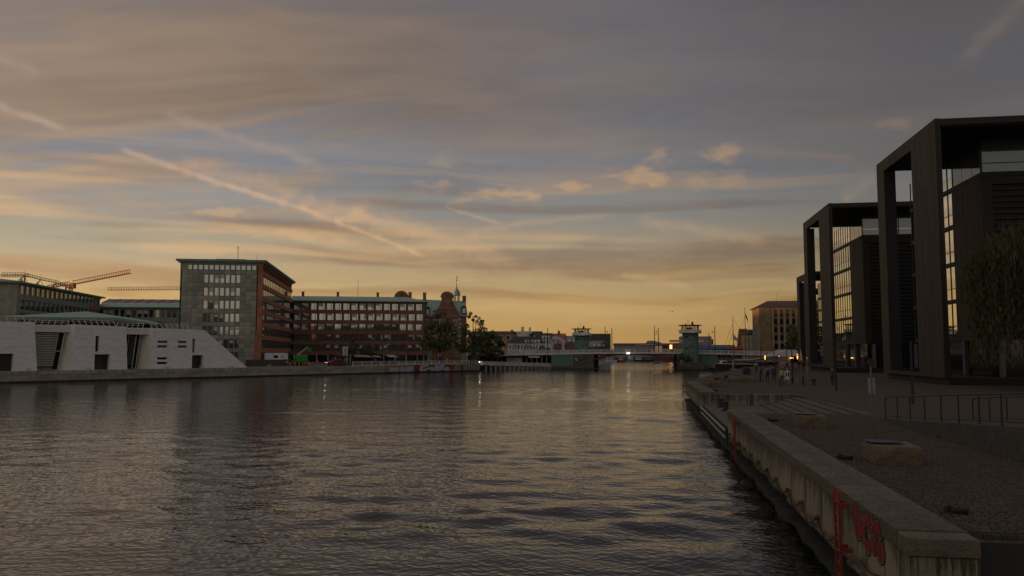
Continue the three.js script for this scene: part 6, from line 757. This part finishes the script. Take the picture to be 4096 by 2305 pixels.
boat('white_cruiser', 'white cabin cruiser behind the yellow workboat', [24.5, -247], 0.2, 7, 2.6, M.white, { cabin: [-2, 1.2, 1.4, M.white], fb: 1.4 });
boat('rowing_skiff', 'dark skiff with a pale gunwale below the schooner', [24.8, -214], 0.15, 6, 1.8, M.black, { fb: 0.9, rail: M.whiteTrim });
{ const p = thing('jetty', 'low floating jetty with a pale mooring pile before the schooner', 'jetty', [20.4, 0, -208]); part(p, 'deck', bx(-3.4, 3.2, 0.1, 0.42, -1.2, 1.2), gm(0.1, 0.085, 0.06, 0.9)); part(p, 'pile', rod([1.6, -1, 0.6], [1.6, 3.4, 0.6], 0.26, 0.24), gm(0.3, 0.26, 0.2, 0.9)); }
// ---------------------------------------------------------------- cafe by the second block
{
  const t = thing('cafe_tent', 'white cafe tent with lit lamps left of the second portal frame', 'tent', [31, 2.1, -186]); part(t, 'canopy', poly([[-4, 2.4, 1.5], [2.6, 2.4, 1.5], [2.6, 3.8, -1.5], [-1.6, 3.8, -1.5], [-4, 2.4, -3], [2.6, 2.4, -3]], [[0, 1, 2, 3], [3, 2, 5, 4], [0, 3, 4]]), gm(0.4, 0.38, 0.35, 0.9)); part(t, 'side_sheet', bx(-1.6, 0.8, 0.2, 2.3, 0.6, 0.7), gm(0.3, 0.29, 0.27, 0.9)); for (const x of [-3.9, 2.4]) part(t, 'pole', rod([x, 0, 1.4], [x, 2.4, 1.4], 0.05), M.steelDark);
  const em = mat(0.9, 0.5, 0.2, 0.5, { emissive: new THREE.Color(1, 0.42, 0.08), emissiveIntensity: 2.2 });
  for (const [x, y, z, w, h, l] of [[26.6, 4.2, -186, 0.16, 0.9, 'orange patio heater lamp at the left of the cafe'], [29.6, 4.2, -186, 0.16, 1.0, 'orange patio heater lamp at the tent corner'], [33.3, 4.4, -185, 0.16, 1.1, 'orange patio heater lamp right of the tent'], [32, 4.1, -185.6, 1.1, 0.2, 'orange lamp bar under the cafe tent'], [36.2, 4.1, -186, 1.5, 0.26, 'orange lamp bar beside the portal frame']]) { const k = thing('patio_lamp', l, 'lamp', [x, 2.1, z], 0, 'orange cafe lamps'); part(k, 'stand', rod([0, 0, -0.05], [0, y - 2.1 - h / 2, -0.05], 0.04), M.steelDark); part(k, 'lamp_tube', bx(-w / 2, w / 2, y - 2.1 - h / 2, y - 2.1 + h / 2, -0.08, 0.08), em); const pl = new THREE.PointLight(new THREE.Color(1, 0.45, 0.12), 1.2); pl.name = 'patio_lamp_light'; pl.position.set(0, y - 2.1, 0.4); pl.castShadow = true; k.add(pl); }
  const u = thing('parasol', 'closed pale parasol beside the cafe tent', 'parasol', [34.4, 2.1, -187]); part(u, 'pole', rod([0, 0, 0], [0, 3.8, 0], 0.04), M.wood); part(u, 'folded_canopy', new THREE.ConeGeometry(0.42, 2.6, 10).translate(0, 2.7, 0), gm(0.4, 0.38, 0.33, 0.9));
}
// ---------------------------------------------------------------- right quay furniture
const QY = 2.08;
function blockBench(x0, x1, z0, z1, h, label, plate) {
  const b = thing('granite_block', label, 'stone block', [(x0 + x1) / 2, QY, (z0 + z1) / 2], -0.05, 'rough granite blocks on the quay'), w = x1 - x0, d = z1 - z0, g = new THREE.BoxGeometry(w, h, d, 12, 6, 14), p = g.attributes.position;
  for (let i = 0; i < p.count; i++) { const X = p.getX(i), Y_ = p.getY(i), Z = p.getZ(i), n = fbm(X * 3 + x0 * 5, Y_ * 4 + Z * 3 + 9, 3) - 0.5, e = 1 - 0.035 * sm(0.75, 1, Math.abs(Y_) / (h / 2)) * (Y_ > 0 ? 1 : 0); p.setXYZ(i, X * e + n * 0.09 * Math.sign(X) * sm(0.8, 1, Math.abs(X) / (w / 2)), Y_ + (Y_ > h / 2 - 0.01 ? n * 0.02 : 0), Z * e + n * 0.09 * Math.sign(Z) * sm(0.8, 1, Math.abs(Z) / (d / 2))); }
  g.translate(0, h / 2, 0); g.computeVertexNormals(); part(b, 'stone', g, gm(0.155, 0.115, 0.066, 0.9, T_cope, { bumpMap: T_cope, bumpScale: 0.02 }));
  if (plate) { const s = part(b, 'steel_plate', new RoundedBoxGeometry(w * 0.72, 0.035, d * 0.5, 1, 0.01), gm(0.07, 0.07, 0.075, 0.5, T_grain, { metalness: 0.3 })); s.position.set(-w * 0.16, h + 0.055, -d * 0.12); s.rotation.set(0.0, 0.12, -0.02); part(b, 'plate_bracket', [bx(-w * 0.4, -w * 0.34, h - 0.02, h + 0.04, -d * 0.3, d * 0.05), bx(0.02, 0.08, h - 0.02, h + 0.04, -d * 0.3, d * 0.05)], M.steelDark); }
}
blockBench(7.12, 8.46, -28.6, -26.85, 0.56, 'nearest rough granite block with a dark plate on top', true); blockBench(7, 8.3, -40.6, -39.05, 0.54, 'second rough granite block with a dark plate, before the steps', true); blockBench(5.9, 7.6, -86.4, -83, 0.55, 'granite block with a bicycle leaning on it', true); blockBench(9.6, 12.7, -98.6, -96.6, 0.5, 'long low granite block left of the walkers', false);
for (const [x, z, l] of [[6.3, -42.3, 'rusty mooring ring before the second granite block'], [6.36, -27.95, 'rusty mooring ring beside the nearest granite block'], [6.6, -19.15, 'nearest rusty mooring ring by the quay corner'], [5.9, -83.4, 'distant mooring ring near the bicycle'], [6.1, -73.3, 'mooring ring beyond the steps']]) { const m = thing('mooring_ring', l, 'mooring ring', [x, QY, z], 0.3, 'rusty mooring rings'); part(m, 'ring', new THREE.TorusGeometry(0.17, 0.06, 8, 22).rotateX(Math.PI / 2 - 0.2).translate(0.1, 0.07, 0), M.rust); part(m, 'eye', new THREE.TorusGeometry(0.085, 0.045, 8, 14, Math.PI).translate(-0.1, 0.07, 0), M.rust); part(m, 'base_plate', new THREE.CylinderGeometry(0.15, 0.17, 0.05, 12).translate(-0.13, 0.02, 0), M.rust); }
function ladder(z, label, y0 = 0.15, y1 = 2.32, out = 4.5) {
  const l = thing('quay_ladder', label, 'ladder', [out, 0, z], 0, 'red steel quay ladders'), rm = gm(0.21, 0.028, 0.014, 0.75, T_blotch), s = 0.22;
  for (const k of [-1, 1]) part(l, 'stile', bx(-0.03, 0.03, y0, y1, k * s - 0.035, k * s + 0.035), rm); for (let y = y0 + 0.2; y < y1 - 0.1; y += 0.28) part(l, 'rung', rod([0, y, -s], [0, y, s], 0.016), gm(0.3, 0.075, 0.02, 0.7)); for (const y of [y1 - 0.34, 0.95]) for (const k of [-1, 1]) part(l, 'bracket', bx(0.03, 4.76 - out, y - 0.05, y + 0.05, k * s - 0.03, k * s + 0.03), rm);
}
ladder(-20.5, 'nearest red ladder on the quay wall beside the red graffiti'); ladder(-42.4, 'red ladder on the quay wall near the steps'); ladder(-95, 'distant red ladder at the far corner of the quay wall', 0.3, 1.95, 4.42);
{ // graffiti in red bubble letters across coping and panels
  const B = [[[2.68, 2.19], [2.47, 2.1], [2.45, 1.95], [2.58, 1.9], [2.34, 1.72], [2.34, 1.43], [2.79, 1.32], [2.88, 1.55], [2.93, 1.83], [2.85, 2.08]], [[2.56, 1.92], [2.41, 1.9], [2.17, 1.75], [1.98, 1.62], [1.95, 1.49], [2.2, 1.47], [2.37, 1.54], [2.48, 1.67], [2.63, 1.8]], [[2.23, 2.11], [2.14, 2.01], [2.19, 1.89], [2.33, 1.81], [2.36, 1.94]], [[2.0, 2.08], [1.86, 2.02], [1.9, 1.92], [2.04, 1.74], [2.18, 1.82], [2.1, 1.97]], [[1.71, 2.12], [1.51, 2.11], [1.42, 2.01], [1.51, 1.8], [1.64, 1.72], [1.91, 1.81], [1.85, 1.97]], [[1.26, 2.2], [1.16, 2.14], [1.19, 2.05], [1.37, 1.97], [1.35, 2.12]], [[0.9, 2.13], [0.75, 2.13], [0.67, 2.03], [0.71, 1.86], [0.78, 1.76], [1.09, 1.75], [1.36, 1.78], [1.4, 1.86], [1.14, 2.02]], [[1.95, 1.51], [1.88, 1.39], [1.72, 1.57], [1.68, 1.43], [1.69, 1.28], [1.78, 1.23], [1.94, 1.24], [2.1, 1.33], [2.3, 1.42]], [[1.45, 1.77], [1.29, 1.73], [1.18, 1.63], [1.23, 1.42], [1.29, 1.35], [1.45, 1.33], [1.58, 1.39], [1.6, 1.55], [1.52, 1.68]], [[0.91, 1.71], [0.74, 1.68], [0.62, 1.58], [0.6, 1.47], [0.71, 1.33], [0.88, 1.27], [1.04, 1.29], [1.12, 1.4], [1.12, 1.56], [1.07, 1.64]]];
  const Wd = 2.8, Hd = 1.2, mk = (alpha) => paint(Wd, Hd, 1024, 440, (x, S0) => { const S = (p) => S0([3.15 - p[0], p[1] - 1.05]); x.fillStyle = alpha ? '#000' : '#3d4a22'; x.fillRect(0, 0, 1024, 440); x.lineJoin = 'round'; if (!alpha) { x.fillStyle = '#24401c'; x.fillRect(0, 0, 1024, 440); } for (const p of B) { blobPath(x, p, S, true); x.lineWidth = alpha ? 46 : 0.1; x.strokeStyle = alpha ? '#555' : '#24401c'; x.stroke(); } for (const p of B) { blobPath(x, p, S, true); x.lineWidth = 26; x.strokeStyle = alpha ? '#fff' : '#0c0a09'; x.stroke(); } for (const p of B) { blobPath(x, p, S, true); x.lineWidth = 9; x.strokeStyle = alpha ? '#fff' : '#c9c4b8'; x.stroke(); x.fillStyle = alpha ? '#fff' : '#93201a'; x.fill(); x.lineWidth = 3; x.strokeStyle = alpha ? '#fff' : '#40100c'; x.stroke(); } if (!alpha) { x.fillStyle = '#1a0d0a'; for (const [a, b] of [[2.0, 1.6], [1.3, 1.5], [0.9, 1.5], [1.75, 1.65], [1.15, 1.85]]) { const [u, v] = S([a, b]); x.beginPath(); x.ellipse(u, v, 14, 34, 0.2, 0, 7); x.fill(); } } });
  const cm = mk(false), am = mk(true); cm.colorSpace = THREE.SRGBColorSpace; const gmx = mat(0.8, 0.8, 0.8, 0.7, { map: cm, alphaMap: am, transparent: true, side: THREE.DoubleSide });
  const piece = (x, ya, yb) => { const g = new THREE.PlaneGeometry(Wd, yb - ya), uv = g.attributes.uv; for (let i = 0; i < 4; i++) uv.setY(i, (ya - 1.05 + uv.getY(i) * (yb - ya)) / Hd); g.rotateY(-Math.PI / 2); g.translate(x, (ya + yb) / 2, -17 - 3.15 + Wd / 2); return g; };
  part(wallR, 'graffiti', [piece(4.682, 1.88, 2.2), piece(4.742, 1.05, 1.855)], gmx, 'red bubble letter graffiti with white outlines');
  // chain hung in swags from iron rings
  const ch = [], rg = []; for (let z = -21.5; z > -47; z -= 2.3) { const s = 0.22 + 0.2 * fbm(z, 3, 2); ch.push(tube([[4.68, 1.0, z], [4.64, 1.0 - s, z - 1.0], [4.66, 1.0 - s * 0.8, z - 1.5], [4.68, 1.0, z - 2.3]], 0.017, 14, 5)); rg.push(new THREE.TorusGeometry(0.05, 0.018, 6, 10).translate(4.68, 1.0, z)); } ch.push(tube([[4.68, 1.25, -16.8], [4.66, 0.95, -18.4], [4.68, 1.0, -19.2]], 0.017, 12, 5)); part(wallR, 'swag_chain', ch, M.rust); part(wallR, 'chain_ring', rg, M.rust);
}
{ // pedestrian ramp with railing
  const t = thing('ramp', 'stone ramp wall with black railings rising at the right edge', 'ramp', [0, 0, 0]), rampY = (z) => 2.1 + Math.max(0, z + 45) * 0.064, wm = gm(0.075, 0.07, 0.058, 0.9, T_cope);
  for (let k = 0; k < 9; k++) { const z0 = -45 + k * 2.6, z1 = z0 + 2.58; part(t, 'wall_panel', poly([[12, 1.9, z0], [12, 1.9, z1], [12, rampY(z1), z1], [12, rampY(z0), z0], [12.4, 1.9, z0], [12.4, 1.9, z1], [12.4, rampY(z1), z1], [12.4, rampY(z0), z0]], [[0, 1, 2, 3], [3, 2, 6, 7], [4, 7, 6, 5], [0, 3, 7, 4], [1, 5, 6, 2]]), wm); }
  part(t, 'ramp_floor', poly([[12.4, 2.08, -45], [12.4, rampY(-22) - 0.06, -22], [16.2, rampY(-22) - 0.06, -22], [16.2, 2.08, -45]], [[0, 1, 2, 3]]), M_paving); part(t, 'far_kerb', poly([[16.2, 2, -45], [16.2, 2, -22], [16.2, rampY(-22), -22], [16.2, rampY(-45) + 0.02, -45], [16.5, 2, -45], [16.5, 2, -22], [16.5, rampY(-22), -22], [16.5, rampY(-45) + 0.02, -45]], [[0, 1, 2, 3], [3, 2, 6, 7], [4, 7, 6, 5]]), wm);
  const zs = [-44.2, -42.2, -40.3, -38.3, -36.3, -34.4, -32.4, -30.5, -28.5, -26.5]; for (const x of [12.2, 16.35]) { const l = []; for (const z of zs) part(t, 'railing_post', bar([x, rampY(z) - 0.1, z], [x, rampY(z) + 1.06, z], 0.055), M.black); l.push(tube([[x, rampY(-44.2) + 0.9, -44.26], [x, rampY(-44.2) + 1.06, -44.1], [x, rampY(-43) + 1.09, -43], [x, rampY(-26) + 1.09, -26]], 0.03, 40, 6), rod([x, rampY(-44.2) + 0.13, -44.2], [x, rampY(-26) + 0.13, -26], 0.014)); part(t, 'handrail', l, M.black); }
}
{ // sign on a pole, quay lamps, bollards
  const s = thing('pole_sign', 'grey sign plates on a thin steel pole near the ramp', 'sign', [11.4, QY, -43.6], 0.15); part(s, 'pole', rod([0, 0, 0], [0, 3.1, 0], 0.045), M.steel); part(s, 'plate', bx(-0.19, -0.03, 1.35, 2.16, 0.04, 0.07), gm(0.22, 0.24, 0.24, 0.5, T_grain, { metalness: 0.4 })); part(s, 'plate', bx(0.03, 0.17, 1.35, 2.16, 0.04, 0.07), gm(0.22, 0.24, 0.24, 0.5, T_grain, { metalness: 0.4 })); part(s, 'round_plate', new THREE.CylinderGeometry(0.2, 0.2, 0.02, 18).rotateX(Math.PI / 2).translate(0, 2.95, 0.06), M.steelDark); part(s, 'clamp', [bx(-0.1, 0.1, 1.5, 1.54, 0, 0.05), bx(-0.1, 0.1, 2, 2.04, 0, 0.05)], M.steel);
  for (const [x, z, h, l] of [[15.9, -91.5, 3.95, 'black lamp column right of the pink skirted walker'], [17, -76.4, 3.7, 'black lamp column before the second office block'], [17.7, -57.8, 4.0, 'nearest black lamp column behind the ramp railing'], [19, -124, 4, 'thin black column beyond the walkers'], [18, -130, 4, 'farther thin black column left of the cafe'], [21.5, -128, 4.1, 'thin black column nearest the cafe tent']]) { const p = thing('lamp_column', l, 'lamp post', [x, QY, z], 0, 'black lamp columns on the right quay'); part(p, 'lower_column', rod([0, 0, 0], [0, h * 0.42, 0], 0.1, 0.1, 10), M.black); part(p, 'upper_column', rod([0, h * 0.42, 0], [0, h, 0], 0.065, 0.06, 10), M.black); part(p, 'lamp_head', rod([0, h, 0], [0, h + 0.12, 0], 0.075, 0.075, 10), M.steelDark); }
  for (const [x, z, h, l] of [[13.5, -98.4, 1.25, 'tall black bollard left of the walkers'], [16.4, -88.3, 0.95, 'black bollard right of the lamp column'], [13.9, -87, 0.55, 'short dark red bollard before the yellow jacket']]) { const p = thing('black_bollard', l, 'bollard', [x, QY, z], 0, 'slim bollards'); part(p, 'post', rod([0, 0, 0], [0, h, 0], 0.1, 0.09, 10), M.black); part(p, 'cap', new THREE.SphereGeometry(0.095, 10, 6).translate(0, h, 0), M.steelDark); }
  const c = thing('capstan', 'squat dark mooring capstan right of the bollards', 'capstan', [17.5, QY, -88.5]); part(c, 'stem', new THREE.CylinderGeometry(0.12, 0.17, 0.45, 12).translate(0, 0.22, 0), M.black); part(c, 'head', new THREE.LatheGeometry([[0.02, 0.66], [0.2, 0.62], [0.3, 0.52], [0.24, 0.42], [0.1, 0.4]].map((p) => new THREE.Vector2(...p)), 14), M.rust);
  for (const [z, l] of [[-65.6, 'farther mooring bollard on the stepped landing'], [-61.8, 'nearer mooring bollard on the stepped landing']]) { const p = thing('mooring_bollard', l, 'bollard', [5.95, 1.2, z], 0, 'mooring bollards on the landing'); part(p, 'stem', new THREE.CylinderGeometry(0.2, 0.22, 0.6, 14).translate(0, 0.3, 0), M.black); part(p, 'cap', new THREE.CylinderGeometry(0.27, 0.25, 0.12, 14).translate(0, 0.64, 0), M.black); part(p, 'base', new THREE.CylinderGeometry(0.32, 0.34, 0.05, 14).translate(0, 0.03, 0), M.rust); }
  const bin = thing('dark_bin', 'dark covered bin beyond the granite block', 'bin', [15.5, QY, -128]); part(bin, 'body', new RoundedBoxGeometry(1.15, 0.95, 1, 2, 0.15).translate(0, 0.5, 0), M.black); part(bin, 'lid', new THREE.SphereGeometry(0.6, 14, 6, 0, 6.29, 0, 1.2).scale(1, 0.5, 0.85).translate(0, 0.84, 0), M.black);
  const yp = thing('yellow_pole', 'thin yellow pole before the third portal frame', 'pole', [20.2, QY, -106]); part(yp, 'pole', rod([0, 0, 0], [0, 2.6, 0], 0.045), gm(0.35, 0.28, 0.08, 0.7)); part(yp, 'foot', new THREE.CylinderGeometry(0.14, 0.16, 0.05, 10).translate(0, 0.03, 0), M.steelDark);
  const yr = thing('yellow_hoop', 'low yellow hoop barrier at the foot of the lamp column', 'barrier', [16.4, QY, -95.6]); part(yr, 'hoop', tube([[-0.7, 0, 0], [-0.68, 0.42, 0], [-0.5, 0.5, 0], [0.5, 0.5, 0], [0.68, 0.42, 0], [0.7, 0, 0]], 0.03, 30, 6), gm(0.4, 0.4, 0.04, 0.6)); part(yr, 'foot', [bx(-0.78, -0.62, 0, 0.03, -0.08, 0.08), bx(0.62, 0.78, 0, 0.03, -0.08, 0.08)], M.steelDark);
  for (const [x, z, l] of [[23, -141, 'red and white life ring stand right of the cafe crowd'], [26, -146, 'red and white life ring stand by the second portal frame']]) { const r = thing('life_ring_stand', l, 'life ring', [x, QY, z], 0, 'life ring stands'); part(r, 'post', rod([0, 0, -0.06], [0, 1.4, -0.06], 0.05), M.steelDark); part(r, 'ring', new THREE.TorusGeometry(0.3, 0.08, 8, 20).translate(0, 1.05, 0), M.red); for (let k = 0; k < 4; k++) part(r, 'white_band', new THREE.TorusGeometry(0.3, 0.085, 8, 4, 0.35).rotateZ(k * 1.571).translate(0, 1.05, 0), M.whiteTrim); }
  // bicycle against the third block
  const b = thing('bicycle', 'black bicycle lying against the granite block at the quay edge', 'bicycle', [7.75, QY, -83.6], 0.5); b.rotation.z = 0.12; for (const x of [-0.52, 0.52]) { const w = part(b, 'wheel', new THREE.TorusGeometry(0.33, 0.022, 6, 26).translate(x, 0.34, 0), M.tyre); part(w, 'spokes', Array.from({ length: 8 }, (_, i) => rod([x, 0.34, 0], [x + 0.32 * Math.cos(i * 0.785), 0.34 + 0.32 * Math.sin(i * 0.785), 0], 0.004, 0.004, 3)), M.steel); } part(b, 'frame', [[[-0.52, 0.34], [-0.1, 0.3]], [[-0.1, 0.3], [-0.22, 0.82]], [[-0.22, 0.76], [0.38, 0.78]], [[-0.1, 0.3], [0.4, 0.72]], [[0.52, 0.34], [0.36, 0.92]], [[-0.52, 0.34], [-0.22, 0.76]]].map(([p, q]) => rod([...p, 0], [...q, 0], 0.017)), M.black); part(b, 'saddle', new RoundedBoxGeometry(0.26, 0.06, 0.14, 2, 0.025).translate(-0.24, 0.87, 0), M.black); part(b, 'handlebar', [rod([0.34, 0.95, -0.28], [0.34, 0.95, 0.28], 0.014)], M.steel); part(b, 'basket', new THREE.CylinderGeometry(0.19, 0.15, 0.24, 12, 1, true).translate(0.62, 0.9, 0), M.black); part(b, 'crate', bx(-0.72, -0.4, 0.74, 0.96, -0.18, 0.18), M.black);
  const bd = (name, label, [x, y, z], turn, fly) => { const t = thing(name, label, 'bird', [x, y, z], turn); const m = gm(0.08, 0.08, 0.085, 0.8); const body = new THREE.SphereGeometry(0.1, 12, 8).scale(1.9, 0.9, 0.85); if (!fly) body.rotateZ(0.6); part(t, 'body', [flat(body.translate(0, 0.17, 0)), flat(new THREE.SphereGeometry(0.055, 10, 8).translate(fly ? 0.2 : 0.15, fly ? 0.19 : 0.32, 0)), flat(new THREE.ConeGeometry(0.018, 0.07, 6).rotateZ(-Math.PI / 2).translate(fly ? 0.28 : 0.22, fly ? 0.18 : 0.31, 0)), flat(new THREE.ConeGeometry(0.06, 0.2, 5).rotateZ(Math.PI / 2).scale(1, 0.3, 1).translate(-0.24, fly ? 0.17 : 0.1, 0))], m); if (fly) for (const s of [-1, 1]) part(t, 'wing', poly([[0.1, 0.2, s * 0.06], [-0.08, 0.2, s * 0.06], [-0.02, 0.36, s * 0.4], [0.1, 0.35, s * 0.36], [-0.12, 0.3, s * 0.72]], [[0, 1, 2, 3], [3, 2, 4]]), m); else part(t, 'legs', [rod([0.02, 0, 0.03], [0.02, 0.1, 0.03], 0.008), rod([0.02, 0, -0.03], [0.02, 0.1, -0.03], 0.008)], M.rust); };
  bd('gull', 'gull perched on the far corner of the quay coping', [5.0, 2.22, -94.6], 2.2, false); bd('flying_gull', 'small bird flying above the bridge', [5.3, 12.6, -150], 1.2, true);
  const rp = thing('mooring_rope', 'slack pale rope hanging in the dark dock at the lower right', 'rope', [0, 0, 0]); part(rp, 'rope_strand', tube([[5.98, 0.9, -15.9], [6.15, 0.62, -15.8], [6.4, 0.85, -15.7], [6.75, 0.98, -15.8], [7.2, 0.84, -15.9], [8, 0.9, -16.2]], 0.035, 50, 7), M.rope); part(rp, 'rope_knot', new THREE.TorusGeometry(0.07, 0.03, 6, 12).translate(5.99, 0.92, -15.9), M.rope);
}
renderer.render(scene, camera);
